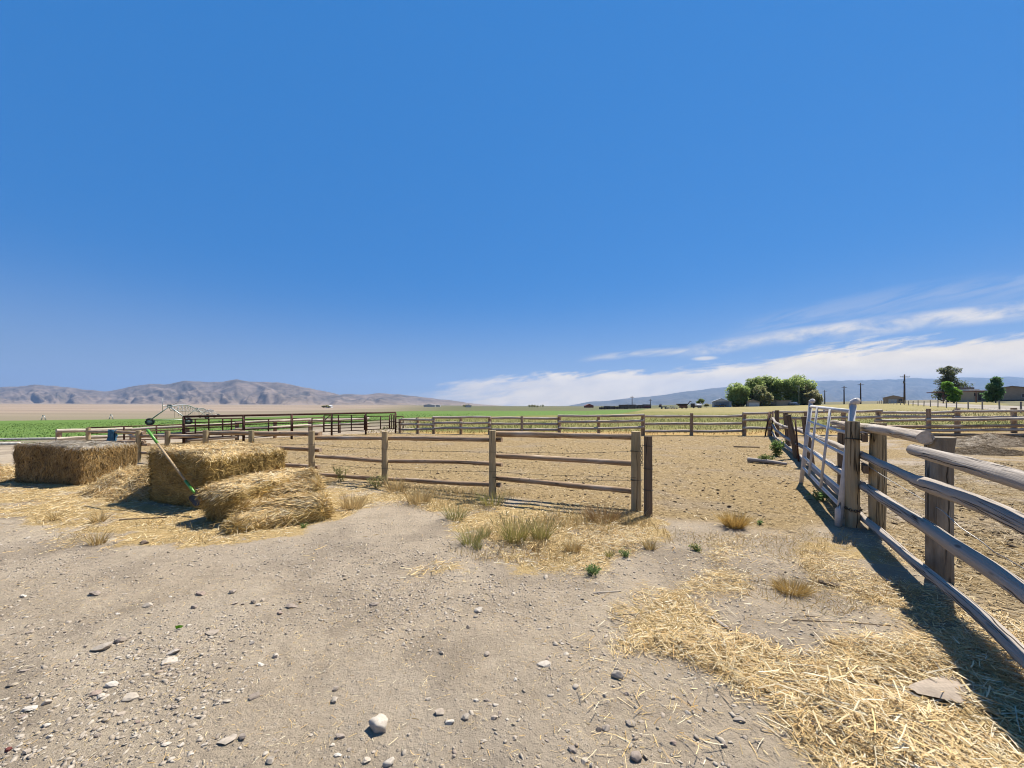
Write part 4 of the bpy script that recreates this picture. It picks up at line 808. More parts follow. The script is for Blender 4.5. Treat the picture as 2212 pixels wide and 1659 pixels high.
def tree(name, x, y, label, cr, pal, n, size, trunk_h, tr, cat='tree', group=None, squash=.85, stems=5):
    g = G1(x, y); o = empty(name, (x, y, g), label, cat, group); m_ = MB()
    top = Vector((x, y, g + trunk_h)); log_into(m_, [(x, y, g - .2), (x + tr * .4, y, g + trunk_h * .5), tuple(top)], tr * 1.25, tr * .7, x * .13 % 50, seg=9, step=.4)
    for c, r in cr[:stems]:
        e = Vector((x + c[0], y + c[1], g + c[2])); log_into(m_, [tuple(top - Vector((0, 0, trunk_h * .3))), tuple(top.lerp(e, .5) + Vector((0, 0, .2))), tuple(e)], tr * .5, tr * .12, x * .31 % 50 + c[0], seg=6, step=.5)
    m_.build('trunk', M_trunk, o)
    V, Q, C = clumps([(x + c[0], y + c[1], g + c[2]) for c, r in cr], [r for c, r in cr], n, size, pal, squash); fast_mesh('crown', V, Q, M_leaf, C, o); return o
POPLAR = [(.50, .62, .19), (.56, .68, .22), (.44, .56, .17), (.62, .70, .28), (.39, .50, .16)]
GREYGREEN = [(.46, .45, .21), (.54, .50, .26), (.38, .39, .17), (.58, .52, .30)]
def zx(x, d=168): return ((1548 + x * .1302) - CX) / F * d
def zz(y, d=168): return EYE - ((792 + y * .1302) - HV) / F * d
def crown_from(boxes, d, x0, depth=3.0):
    out = []; g = G1(x0, d)
    for (xa, xb, ya, yb) in boxes:
        r = max(.6, (zx(xb, d) - zx(xa, d)) / 2 * .98); out.append((((zx(xa, d) + zx(xb, d)) / 2 - x0, random.uniform(-depth, depth), (zz(ya, d) + zz(yb, d)) / 2 - g), r * 1.4))
    bx = [min(q[0] for q in boxes), max(q[1] for q in boxes), min(q[2] for q in boxes), max(q[3] for q in boxes)]; w = bx[1] - bx[0]; h = bx[3] - bx[2]
    for i in range(26):                                                 # fill between the lobes and drooping skirts
        px, py = bx[0] + w * random.uniform(.18, .82), bx[2] + h * random.uniform(.3, .95); out.append(((zx(px, d) - x0, random.uniform(-depth, depth), max(1.0, zz(py, d) - g)), random.uniform(1.4, 2.6)))
    return out
GR = 'poplar trees round the farmhouse'
for (tx, d, boxes, pal, n, lab, kind) in (
    (340, 166, [(215, 400, 300, 470), (230, 420, 400, 570), (330, 470, 255, 420), (300, 480, 470, 620), (255, 370, 340, 520)], POPLAR, 5200, 'bushy green poplar at the left end of the farmhouse grove, touching the metal shed', 'poplar_tree'),
    (560, 170, [(440, 600, 200, 360), (520, 700, 195, 350), (420, 620, 320, 520), (560, 740, 330, 520), (480, 640, 480, 640), (600, 760, 260, 430)], POPLAR, 6200, 'broad green poplar second from the left in the farmhouse grove, behind the greyer tree', 'poplar_tree'),
    (740, 162, [(620, 790, 320, 470), (690, 860, 380, 540), (650, 800, 470, 640), (740, 880, 470, 610), (600, 720, 520, 650)], GREYGREEN + POPLAR[2:3], 4600, 'greyish olive tree standing in front of the white garage in the grove', 'olive_tree'),
    (770, 174, [(690, 830, 160, 300), (740, 880, 220, 380), (650, 760, 230, 350)], POPLAR, 2800, 'tall thin topped poplar rising behind the middle of the farmhouse grove', 'poplar_tree'),
    (985, 170, [(870, 1000, 150, 290), (960, 1110, 190, 330), (880, 1040, 290, 450), (990, 1130, 330, 470), (950, 1060, 440, 560), (900, 1000, 400, 520)], POPLAR, 4600, 'tallest green poplar of the farmhouse grove, with open gaps above the dark roof', 'poplar_tree'),
    (1260, 168, [(1120, 1330, 200, 400), (1270, 1500, 170, 360), (1400, 1590, 230, 430), (1130, 1320, 360, 560), (1290, 1480, 340, 560), (1170, 1380, 470, 640)], POPLAR, 7800, 'widest dense green poplar in the grove, rounded and right of the dark roof', 'poplar_tree'),
    (1540, 164, [(1420, 1600, 320, 480), (1480, 1640, 420, 560), (1400, 1560, 460, 640), (1540, 1690, 500, 640)], GREYGREEN, 4600, 'dull olive tree leaning out at the right end of the farmhouse grove', 'olive_tree')):
    x0 = zx(tx, d); tree(kind, x0, d, lab, crown_from(boxes, d, x0), pal, int(n * 3.0), .40, 3.2, .35, 'tree', GR, 1.0)
def zc(px, py, d): return Vector(((1924 + px * .1302 - CX) / F * d, d, EYE - (770.4 + py * .1302 - HV) / F * d))
def tree_zc(name, tx, ty, d, boxes, pal, n, size, lab, th, tr, depth=1.2, squash=.85, group=None):
    b = zc(tx, ty, d); g = G1(b.x, d); cr = []
    for (xa, xb, ya, yb) in boxes:
        A, B = zc(xa, ya, d), zc(xb, yb, d); cr.append((((A.x + B.x) / 2 - b.x, random.uniform(-depth, depth), (A.z + B.z) / 2 - g), (B.x - A.x) / 2 * 1.2))
    return tree(name, b.x, d, lab, cr, pal, n, size, th, tr, 'tree', group, squash)
DARKPINE = [(.06, .095, .045), (.08, .115, .055), (.045, .075, .035), (.10, .125, .06), (.15, .135, .07)]
tree_zc('pine_tree', 950, 740, 140, [(880, 965, 155, 215), (790, 940, 200, 245), (960, 1160, 205, 270), (800, 900, 245, 275), (860, 1040, 250, 330), (820, 1010, 320, 390), (960, 1130, 340, 420), (770, 960, 385, 450), (980, 1230, 420, 520), (800, 1020, 460, 560), (740, 960, 550, 640), (760, 1010, 600, 700), (950, 1180, 500, 640), (890, 950, 150, 200), (880, 1000, 330, 430)], [(.15, .19, .07), (.19, .22, .085), (.11, .15, .06), (.26, .24, .11)], 8000, .30, 'tall dark ragged pine beside the bungalow, behind the bright green tree', 6, .3, 1.0, .62)
tree_zc('leafy_tree', 1050, 760, 112, [(900, 1030, 410, 520), (920, 1070, 500, 640), (1000, 1130, 540, 680), (950, 1100, 640, 740), (930, 1010, 430, 600)], [(.32, .58, .08), (.38, .66, .11), (.25, .47, .06), (.18, .34, .05)], 6500, .26, 'bright green leafy tree in front of the tall pine', 1.8, .16)
tree_zc('leafy_tree', 1740, 765, 100, [(1650, 1790, 340, 450), (1700, 1840, 420, 520), (1585, 1760, 440, 560), (1640, 1830, 520, 640), (1660, 1870, 600, 710), (1600, 1720, 560, 680)], [(.16, .32, .12), (.20, .38, .15), (.13, .26, .10), (.26, .40, .17)], 7500, .24, 'rounded blue green tree standing between the flat roofed wing and the gabled house', 1.2, .14)
tree_zc('shrub_tree', 1270, 720, 130, [(1180, 1330, 590, 690), (1280, 1390, 600, 700), (1100, 1230, 580, 680)], GREYGREEN, 1500, .28, 'low olive shrub under the red beam beside the bungalow', .8, .08)
def z4(x, y, d): return Vector(((1260 + x * .1302 - CX) / F * d, d, EYE - (828 + y * .1302 - HV) / F * d))
b = z4(1945, 370, 160); A_, g = b, G1(b.x, 160)
tree('round_tree', b.x, 160, 'lone round tree right of the dark grain cart, against the blue hills', [((-.9, 0, 2.3), 1.0), ((.5, .3, 2.6), 1.15), ((0, -.3, 3.2), 1.0), ((1.0, 0, 3.0), .7)], POPLAR[2:] + [(.04, .075, .02)], 1500, .24, 1.8, .13)
b = z4(2045, 355, 165); tree('round_bush', b.x, 165, 'small grey green bush between the lone round tree and the metal shed', [((0, 0, 1.2), .8), ((.6, 0, 1.0), .6), ((-.5, .2, .9), .6)], GREYGREEN, 700, .24, .6, .07, 'bush')

# ------------------------------------------------------------------ buildings
def glass(name='dark_window', c=(.03, .035, .045)): return plain(name, c, .15, 0, .6, .1)
def gable(name, label, c, w, dep, eave, ridge, rz, wall, roof, cat='building', over=.35, ridge_x=False):
    """gable front faces local -Y; returns (root, matrix)"""
    o = empty(name, c, label, cat); M_ = Matrix.Translation(c) @ Matrix.Rotation(rz, 4, 'Z'); T = lambda *p: M_ @ Vector(p)
    m_ = MB(); vs = [T(-w/2, -dep/2, -.6), T(w/2, -dep/2, -.6), T(w/2, dep/2, -.6), T(-w/2, dep/2, -.6), T(-w/2, -dep/2, eave), T(w/2, -dep/2, eave), T(w/2, dep/2, eave), T(-w/2, dep/2, eave), T(0, -dep/2, ridge), T(0, dep/2, ridge)]
    m_.add(vs, [(0, 1, 5, 8, 4), (2, 3, 7, 9, 6), (1, 2, 6, 5), (3, 0, 4, 7)], smooth=False).build('wall', wall, o)
    m_ = MB(); th = .14; sl = (ridge - eave) / (w / 2)
    for s in (-1, 1):
        q = [(s * (w/2 + over), -dep/2 - over, eave - sl * over), (0, -dep/2 - over, ridge), (0, dep/2 + over, ridge), (s * (w/2 + over), dep/2 + over, eave - sl * over)]
        vs = [T(x, y, z + .02) for x, y, z in q] + [T(x, y, z + .02 + th) for x, y, z in q]; m_.add(vs, [(0, 1, 2, 3), (4, 5, 6, 7), (0, 1, 5, 4), (1, 2, 6, 5), (2, 3, 7, 6), (3, 0, 4, 7)], smooth=False)
    m_.build('roof', roof, o); return o, M_
def front(o, M_, name, x, z, w, h, y, mat, t=.12, frame=None):
    rz = M_.to_euler().z; c = M_ @ Vector((x, y - t / 2 + .03, z + h / 2)); p = MB().box(c, (w, t, h), rz).build(name, mat, o)
    if frame:
        m_ = MB()
        for dx, dz, ww, hh in ((0, h/2 + .05, w + .2, .1), (0, -h/2 - .05, w + .2, .1), (-w/2 - .05, 0, .1, h), (w/2 + .05, 0, .1, h)): m_.box(M_ @ Vector((x + dx, y - t / 2 - .02, z + h/2 + dz)), (ww, t + .04, hh), rz)
        f = m_.build('frame', frame, o)
    return p
M_tan = plain('tan_siding', (.50, .38, .27), .8, 0, .2, .08, 1.2); M_trim = plain('cream_trim', (.6, .55, .47), .7); M_brownroof = plain('brown_roof', (.26, .21, .17), .8, 0, .2, .12, 2)
M_shed = plain('grey_corrugated_steel', (.30, .33, .37), .5, .2, .4, .1, 2); M_wroof = plain('white_metal_roof', (.74, .76, .78), .4, .1, .4, .06, 1); M_door = plain('white_door', (.66, .66, .64), .6)
# metal shed by the grove
d = 166; c = Vector((zx(165, d), d + 5, 0)); c.z = G1(c.x, d) - .1; w = zx(285, d) - zx(50, d) + .6
shd, MM = gable('metal_shed', 'grey metal shed with a white gable, left of the farmhouse grove', tuple(c), w * .88, 9, 2.55, 3.75, -.42, M_shed, M_wroof, 'shed'); w *= .88
front(shd, MM, 'gable_panel', 0, 2.56, w * .9, .12, -4.5, M_wroof, .1); m_ = MB(); T = lambda *p: MM @ Vector(p)
m_.add([T(-w/2 + .1, -4.56, 2.62), T(w/2 - .1, -4.56, 2.62), T(0, -4.56, 3.7), T(-w/2 + .1, -4.50, 2.62), T(w/2 - .1, -4.50, 2.62), T(0, -4.50, 3.7)], [(0, 1, 2), (5, 4, 3), (0, 2, 5, 3), (2, 1, 4, 5), (1, 0, 3, 4)], smooth=False).build('gable', M_wroof, shd)
front(shd, MM, 'door', .2, 0, w * .72, 2.4, -4.5, plain('sliding_door', (.22, .25, .29), .5, .1), .12)
MB().box(MM @ Vector((w/2 + .55, -3.9, 1.2)), (.9, 1.0, 2.6), -.42).build('annexe', plain('pale_annexe', (.62, .64, .62), .6), shd)
# farmhouse and garage under the grove
d = 161; c = Vector((zx(925, d), d + 4, 0)); c.z = G1(c.x, d); fh, MM = gable('farmhouse', 'dark roofed farmhouse half hidden beneath the grove of poplars', tuple(c), 9, 8, 2.2, 4.0, -.5, plain('olive_wall', (.16, .15, .11), .8), plain('dark_roof', (.07, .06, .055), .8), 'house')
front(fh, MM, 'window', -2, .9, 1.4, 1.1, -4, glass(), .1, M_trim); front(fh, MM, 'window', 2, .9, 1.4, 1.1, -4, glass(), .1, M_trim); front(fh, MM, 'door', 0, 0, .95, 2.05, -4, M_dark, .1)
MB().box(MM @ Vector((5.8, -1, 1.0)), (5, 6, 2.4), -.5).build('wing', plain('beige_wing', (.42, .36, .28), .8), fh); MB().box(MM @ Vector((5.8, -1, 2.3)), (5.5, 6.5, .22), -.5).build('wing_roof', M_brownroof, fh)
d = 158; c = Vector((zx(662, d), d + 2.5, 0)); c.z = G1(c.x, d) - .2; gr_, MM = gable('garage', 'pale garage with a white door under the trees, left of the dark roofed farmhouse', tuple(c), 4.4, 5, 2.1, 2.9, -.45, plain('beige_garage', (.40, .36, .30), .8), M_brownroof, 'garage')
front(gr_, MM, 'door', .2, 0, 3.6, 1.75, -2.5, M_door, .1)
# small barn on the right
def z5(px, py, d): return Vector(((1780 + px * .1953 - CX) / F * d, d, EYE - (756 + py * .1953 - HV) / F * d))
d = 150; c = z5(795, 595, d); c.z = z5(795, 593, d).z; w = z5(885, 0, d).x - z5(690, 0, d).x
brn, MM = gable('tan_barn', 'small tan barn with a white door beside the tall utility pole', (c.x + 2.0, d + 3.2, min(c.z, G1(c.x, d + 3.2))), w * .80, 8, 2.3, 3.1, -.74, M_tan, plain('pale_roof', (.5, .45, .38), .6, 0, .3, .08), 'barn', .25)
front(brn, MM, 'door', -.2, 0, 2.4, 1.65, -4, M_door, .12); front(brn, MM, 'window', 1.95, .95, .8, .8, -4, glass(), .12, M_brownroof)
# gabled house far right
d = 118; c = zc(2030, 740, d); w = zc(2330, 0, d).x - zc(1840, 0, d).x; gz_ = min(c.z, G1(c.x, d + 5)); ev = zc(0, 530, d).z - gz_; rd = zc(0, 492, d).z - gz_
hs, MM = gable('gabled_house', 'tan gabled house at the far right, its plain end wall in shade', (c.x + 4.2, d + 4.2, gz_), w * .86, 10, ev, rd, -.80, M_tan, M_brownroof, 'house', .5)
front(hs, MM, 'skirting', 0, -.05, w * .86 + .1, .55, -5, plain('dark_skirting', (.12, .10, .09), .8), .1); front(hs, MM, 'window', w * .27, 1.2, 1.3, 1.0, -5, glass(), .1, M_trim)
# bungalow with flat roof
d = 124; a, b2 = zc(1375, 735, d), zc(1900, 570, d); gb = min(a.z, G1(a.x, d)); bw = empty('bungalow', ((a.x + b2.x) / 2, d + 3, gb), 'beige flat roofed bungalow between the tall pine and the blue green tree', 'house'); hgt = zc(0, 572, d).z - gb
MB().box(((a.x + b2.x) / 2, d + 3, gb + hgt / 2 - .3), (b2.x - a.x, 6, hgt + .6)).build('wall', plain('beige_wall', (.50, .42, .31), .8, 0, .2, .08, 1), bw)
MB().box(((a.x + b2.x) / 2 + .2, d + 2.9, gb + hgt + .1), (b2.x - a.x + .8, 6.8, .22)).build('roof', plain('pale_flat_roof', (.60, .53, .45), .7), bw)
def fb_(nm, xa, xb, ya, yb, mat, y=0.0, t=.1):
    A, B = zc(xa, yb, d), zc(xb, ya, d); return MB().box(((A.x + B.x) / 2, d + y - t / 2 + .02, (A.z + B.z) / 2), (B.x - A.x, t, B.z - A.z)).build(nm, mat, bw)
fb_('door', 1450, 1492, 600, 722, plain('brown_door', (.12, .10, .09), .6)); fb_('window', 1385, 1415, 605, 655, glass()); fb_('window', 1515, 1550, 600, 640, glass('bright_window', (.10, .11, .12)))
A, B = zc(1430, 540, d), zc(1568, 500, d); MB().box(((A.x + B.x) / 2, d + 4, (A.z + B.z) / 2), (B.x - A.x, 2.2, B.z - A.z)).build('cooler', plain('brown_cooler', (.16, .13, .11), .7), bw)
A, B = zc(1425, 575, d), zc(1600, 535, d); MB().box(((A.x + B.x) / 2, d + 4, (A.z + B.z) / 2), (B.x - A.x, 4, B.z - A.z)).build('parapet', plain('white_parapet', (.66, .62, .56), .7), bw)
# red beam frame in front of it
d = 112; bf = empty('entrance_frame', tuple(zc(870, 760, d)), 'rusty red overhead beam frame on two posts, in front of the pine and bungalow', 'frame')
M_red = plain('red_brown_beam', (.20, .085, .055), .8); MB().tube([zc(600, 600, d), zc(870, 588, d), zc(1430, 572, d), zc(1560, 570, d)], .14, 6).build('beam', M_red, bf)
for x, y0, y1 in ((872, 588, 768), (1418, 574, 760)):
    p = zc(x, y0, d); MB().tube([p, Vector((p.x, d, G1(p.x, d) - .2))], .13, 6).build('post', M_red, bf)
MB().box(zc(880, 655, d), (.9, .1, .5)).build('sign_board', M_red, bf)
# ------------------------------------------------------------------ utility poles
M_pole = plain('pole_wood', (.11, .085, .065), .85, 0, .2, .2, 3)
def pole(x, d, ztop, label, arm=2.6, transformer=False, r=.17, mat=None, group='utility poles along the far road', arms=True):
    g = G1(x, d); o = empty('utility_pole', (x, d, g), label, 'utility pole', group); MB().tube([(x, d, g - .3), (x, d, ztop)], [r * 1.2, r * .8], 8).build('pole', mat or M_pole, o)
    if arms:
        L_ = ztop - g; za = ztop - .9; MB().box((x, d - .15, za), (arm, .14, .18), .15).build('crossarm', M_pole, o)
        for s in (-.45, -.2, .2, .45): MB().tube([(x + s * arm, d - .15, za + .09), (x + s * arm, d - .15, za + .36)], .055, 6).build('insulator', plain('insulator_glass', (.2, .22, .22), .3), o)
    if transformer: MB().tube([(x - .42, d - .3, ztop - 3.1), (x - .42, d - .3, ztop - 2.2)], .28, 10).build('transformer', plain('grey_can', (.16, .17, .18), .5), o)
    return o
for px, py, d, lab, ar, tr_ in ((890, 270, 132, 'tallest utility pole with a transformer, beside the small tan barn', 3.6, True), (405, 365, 190, 'utility pole with crossarm, nearest the tall pole on its left', 3.4, False), (222, 400, 232, 'utility pole halfway between the farmhouse grove and the small tan barn', 3.6, True), (8, 445, 300, 'small distant utility pole just right of the farmhouse grove', 3.6, False)):
    p = z5(px, py, d); pole(p.x, d, p.z, lab, ar, tr_, .16 + d * .0006)
p = Vector((zx(1365, 158), 158, zz(320, 158))); o = pole(p.x, 158, p.z, 'greenish lamp pole standing before the right part of the farmhouse grove', mat=plain('green_pole', (.14, .17, .10), .7), arms=False); o['category'] = 'lamp pole'; del o['group']
MB().box((p.x - .5, 158, p.z - .05), (1.3, .2, .18)).build('lamp_head', M_galv, o)
for x, y, d, lab in ((810, 210, 230, 'dark utility pole rising above the white roofs, left of the dark machinery'), (1113, 262, 260, 'thin distant utility pole between the white roofs and the dark machinery')):
    p = z4(x, y, d); pole(p.x, d, p.z, lab, 2.4, False, .22)
# ------------------------------------------------------------------ far row of fence posts by the road
p0, p1 = Vector((51.5, 37)), Vector((122, 124)); wf = empty('wire_fence', (60, 48, G1(60, 48)), 'long row of thin grey posts strung with wire along the pale road', 'fence'); L_ = (p1 - p0).length; n = 24; tops = []
for i in range(-4, n):
    q = p0 + (p1 - p0) * (i / 17); g = G1(q.x, q.y); post(M_grey, wf, q.x, q.y, g + 1.2 + random.uniform(-.08, .12), .075, (random.uniform(-.05, .05), 0), seg=7, step=.4); tops.append(Vector((q.x, q.y, g)))
for h in (.45, .8, 1.1): MB().tube([t + Vector((0, -.08, h)) for t in tops], .008, 4).build('wire', M_wire, wf)
# pale road
def ribbon(name, pts, wds, mat, lift=.03):
    V, Q = [], []; pts = [Vector(p) for p in pts]; q = []
    for a, b in zip(pts[:-1], pts[1:]):
        for i in range(14): q.append(a.lerp(b, i / 14))
    q.append(pts[-1]); N = 6
    for i, p in enumerate(q):
        t = (q[min(i + 1, len(q) - 1)] - q[max(i - 1, 0)]).normalized(); nr = Vector((-t.y, t.x))
        for j in range(N): e = p + nr * (wds * (j / (N - 1) - .5)); V.append((e.x, e.y, G1(e.x, e.y) + lift))
    for i in range(len(q) - 1):
        for j in range(N - 1): Q.append((i * N + j, i * N + j + 1, (i + 1) * N + j + 1, (i + 1) * N + j))
    o = fast_mesh(name, V, Q, mat); o['kind'] = 'structure'; return o
ribbon('road', [(56, 36), (72, 54), (100, 88), (133, 124), (170, 165)], 7.5, plain('pale_gravel_road', (.40, .35, .29), .95, 0, .1, .12, .8))

# ------------------------------------------------------------------ farm machinery and far buildings
def wheel(c, R, w, par, ax=(0, 1, 0)):
    t = MB().ring(c, R * .72, R * .28, ax, 18, 8).build('wheel', M_tyre, par); MB().disc(c, R * .5, w * .5, ax, 14).build('rim', M_galv, t)
d = 150; a, b2 = z4(1550, 340, d), z4(1740, 405, d); g = G1(a.x, d); W = b2.x - a.x; top = a.z; ct = empty('grain_cart', (a.x + W / 2, d, g), 'dark grain cart with a raised unloading auger, left of the white tank trailer', 'grain cart')
M_blk = plain('dark_hopper', (.035, .03, .03), .6); M_rustred = plain('rust_red_panel', (.20, .10, .06), .8); m_ = MB(); x0, x1 = a.x, b2.x - .5
m_.add([(x0, d - 1.3, top), (x1, d - 1.3, top), (x1, d + 1.3, top), (x0, d + 1.3, top), (x0 + 1.3, d - .5, g + .75), (x1 - .8, d - .5, g + .75), (x1 - .8, d + .5, g + .75), (x0 + 1.3, d + .5, g + .75)], [(4, 5, 6, 7), (0, 1, 5, 4), (1, 2, 6, 5), (2, 3, 7, 6), (3, 0, 4, 7)], smooth=False).build('hopper', M_blk, ct)
MB().box((x0 + W * .42, d - 1.4, g + .75), (W * .66, .1, .9)).build('side_panel', M_rustred, ct); MB().tube([(x1 - .6, d - .8, g + 1.0), tuple(z4(1770, 300, d - .8)), tuple(z4(1793, 298, d - .8))], .17, 8).build('auger', M_blk, ct)
for x in (x0 + W * .35, x0 + W * .72): wheel(Vector((x, d - 1.25, g + .55)), .55, .4, ct)
d = 152; a, b2 = z4(1800, 340, d), z4(1960, 395, d); g = G1(a.x, d); tt = empty('tank_trailer', (a.x, d, g), 'white tank trailer with a dark cab end, between the grain cart and the lone tree', 'trailer')
MB().tube([(a.x + .9, d, g + 1.15), (a.x + 1.1, d, g + 1.15), (b2.x - .2, d, g + 1.15), (b2.x, d, g + 1.15)], [.35, .58, .58, .35], 14).build('tank', plain('white_tank', (.75, .74, .76), .4), tt); MB().box((a.x + .35, d, g + 1.1), (.8, 1.8, 1.6)).build('cab', M_blk, tt); MB().box(((a.x + b2.x) / 2, d, g + .6), (b2.x - a.x, 1.3, .18)).build('chassis', M_rustred, tt)
for x in (a.x + .4, b2.x - .7, b2.x - 1.5): wheel(Vector((x, d - .75, g + .42)), .42, .3, tt)
d = 160; a, b2 = zx(20, d), zx(92, d); g = G1(a, d); tk = empty('pickup_truck', (a + 1, d, g), 'dark pickup truck parked at the left corner of the metal shed', 'truck')
MB().box((a + 1.1, d, g + .75), (3.6, 1.7, .6)).build('body', plain('dark_paint', (.03, .035, .05), .3), tk); MB().box((a + 1.5, d, g + 1.3), (1.5, 1.5, .6), 0, 0, .8).build('cab', glass('cab_glass'), tk)
for x in (a + .1, a + 2.2): wheel(Vector((x, d - .8, g + .38)), .38, .25, tk)
d = 128; a, b2 = zc(1192, 0, d).x, zc(1325, 0, d).x; g = G1(a, d); cr = empty('parked_car', ((a + b2) / 2, d, g), 'white car parked beside the bungalow, right of the bright green tree', 'car')
Mw = plain('white_paint', (.72, .72, .72), .25, 0, .6, .03); m_ = MB(); cx_ = (a + b2) / 2; m_.box((cx_, d, g + .62), (4.4, 1.75, .62), 0, 0, .96).build('body', Mw, cr); MB().box((cx_ - .2, d, g + 1.2), (2.5, 1.55, .56), 0, 0, .78).build('cabin', glass('car_glass'), cr)
for x in (-1.35, 1.35): wheel(Vector((cx_ + x, d - .8, g + .33)), .33, .22, cr)
d = 156; x = zx(1280, d); g = G1(x, d); cr = empty('parked_car', (x, d, g), 'white topped vehicle parked under the right part of the farmhouse grove', 'car'); MB().box((x, d, g + .55), (1.9, 4.2, .7), 0, 0, .95).build('body', plain('blue_grey_paint', (.10, .13, .17), .3), cr); MB().box((x, d + .2, g + 1.2), (1.7, 2.4, .6), 0, 0, .85).build('cabin', Mw, cr)
for s in (-.85, .85):
    for yy in (-1.3, 1.3): wheel(Vector((x + s, d + yy, g + .33)), .33, .22, cr, (1, 0, 0))
d = 150; a, b2 = z4(1265, 0, d).x, z4(1370, 0, d).x; g = G1(a, d); hw = empty('hay_wagon', ((a + b2) / 2, d, g), 'low dark flatbed wagon left of the white rubble pile', 'wagon'); MB().box(((a + b2) / 2, d, g + .85), (b2.x - a if hasattr(b2, 'x') else b2 - a, 2.2, .3)).build('deck', M_blk, hw); MB().box((a + .3, d, g + 1.35), (.15, 2.2, .9)).build('headboard', M_rustred, hw)
for x in (a + .5, b2 - .5): wheel(Vector((x, d - .9, g + .4)), .4, .3, hw)
def rubble(name, px, d, w, h, pal, label, seed):
    x = z4(px, 0, d).x; n = 60; V, Q, C, b = [], [], [], 0; g = G1(x, d); m_ = MB()
    for i in range(n):
        t = random.uniform(-1, 1); hh = h * (1 - abs(t)) * random.random(); s = random.uniform(.12, .38); m_.box((x + t * w / 2, d + random.uniform(-.8, .8), g + hh + s * .3), (s, s * 1.2, s * .8), random.random() * 3, random.randrange(len(pal)), .7)
    return tag(m_.build(name, pal, None), label, 'pile')
rubble('rubble_pile', 1470, 146, 4.2, 1.25, [plain('pale_rubble', (.55, .5, .44), .9), plain('grey_rubble', (.34, .31, .28), .9)], 'pale rubble pile just left of the dark grain cart', 3)
# long dark stockyard row
d = 190; yd = empty('stockyard', tuple(pv(1345, d, 0)), 'long low dark row of stockyard pens and stacked bales in the far distance', 'stockyard'); m_ = MB(); x0, x1 = z4(275, 0, d).x, z4(1090, 0, d).x
m1, m2, m3 = plain('dark_hay', (.17, .14, .12), .9, 0, .2, .5, 1), plain('black_panel', (.03, .026, .024), .9), plain('pale_sheet', (.62, .6, .58), .6)
x = x0
while x < x1 - 2:
    w = random.uniform(1.4, 4.5); h = random.uniform(.9, 1.7) + (.5 if x > x0 + 8 else 0); g = G1(x, d); m_.box((x + w / 2, d + random.uniform(-1, 2), g + h / 2 + .1), (w, 2, h)); x += w * .9
m_.build('bale_stack', m1, yd); m_ = MB(); x = x0
while x < x1: m_.tube([(x, d - 3, G1(x, d - 3)), (x, d - 3, G1(x, d - 3) + 1.5)], .09, 4); x += 1.6
for h in (.5, 1.0, 1.4): m_.tube([(x0, d - 3, G1(x0, d) + h), (x1, d - 3, G1(x1, d) + h)], .06, 4)
m_.build('pen_rails', m2, yd)
for a, b in ((740, 800), (845, 900)): xa, xb = z4(a, 0, d).x, z4(b, 0, d).x; MB().box(((xa + xb) / 2, d + 3, G1(xa, d) + 2.3), (xb - xa, 3, .2)).build('roof', m3, yd)
xa, xb = z4(960, 0, d).x, z4(1050, 0, d).x; MB().box(((xa + xb) / 2, d - 4, G1(xa, d) + .9), (xb - xa, 1.6, .7), 0, 0, .85).build('trailer', plain('maroon', (.22, .06, .05), .6), yd)
for px, d, w, h, cw, cr_, lab in ((90, 420, 9, 4, (.25, .07, .05), (.3, .12, .09), 'tiny red roofed barn far off beyond the field, left of the stockyard'),):
    p = z4(px, 0, d); gable('distant_barn', lab, (p.x, d, G1(p.x, d)), w, 8, 2.2, 4, 0, plain('red_wall', cw), plain('red_roof', cr_), 'barn')
for u, d, w, h, lab in ((928, 560, 16, 3.2, 'low white building on the horizon just right of the left mountains'), (945, 620, 10, 2.6, 'tiny pale shed on the horizon, next right of the low white building'), (1012, 480, 7, 3, 'small white building on the horizon midway between the two ranges'), (712, 520, 6, 2.8, 'tiny white building on the plain above the pipe corral')):
    x = (u - CX) / F * d; gable('distant_building', lab, (x, d, G1(x, d)), w, 9, h * .75, h * 1.15, .1, plain('distant_white_wall', (.68, .66, .63), .7), M_wroof, 'building', .2)
HG = 'dark shrubs on the horizon'
for u, d, w, lab in ((1158, 470, 16, 'dark line of low trees on the horizon, between the two mountain ranges'), (1010, 500, 9, 'tiny dark trees on the horizon beside the small white building'), (704, 500, 8, 'tiny dark trees on the plain, beside the white building above the corral')):
    x = (u - CX) / F * d; tree('distant_tree', x, d, lab, [((i * w / 5 - w / 2, random.uniform(-2, 2), 1.5 + random.random()), 1.5 + random.random()) for i in range(6)], GREYGREEN[:3] + DARKPINE[:2], 900, .5, 1.2, .15, 'trees')
# ------------------------------------------------------------------ stones
PALE = [(.58, .50, .41), (.66, .59, .50), (.52, .44, .35), (.61, .53, .435)]; MIDST = [(.42, .345, .27), (.46, .38, .30), (.38, .31, .25), (.50, .41, .32)]; DARKST = [(.31, .25, .20), (.36, .29, .235), (.28, .22, .18), (.40, .30, .24)]
def rock_template(seed, n=16, pts=26):
    import bmesh
    r = np.random.default_rng(seed); p = r.normal(size=(pts, 3)); p /= np.linalg.norm(p, axis=1)[:, None]; p *= r.uniform(.78, 1.0, (pts, 1)); bm = bmesh.new()
    for q in p: bm.verts.new(q)
    bmesh.ops.convex_hull(bm, input=bm.verts); bmesh.ops.triangulate(bm, faces=bm.faces)
    for v in [v for v in bm.verts if not v.link_faces]: bm.verts.remove(v)
    bm.verts.index_update(); V = np.array([v.co[:] for v in bm.verts]); T = np.array([[v.index for v in f.verts] for f in bm.faces]); bm.free(); return V, T
TPL = [rock_template(s, pts=random.choice((10, 13, 18))) for s in range(24)]
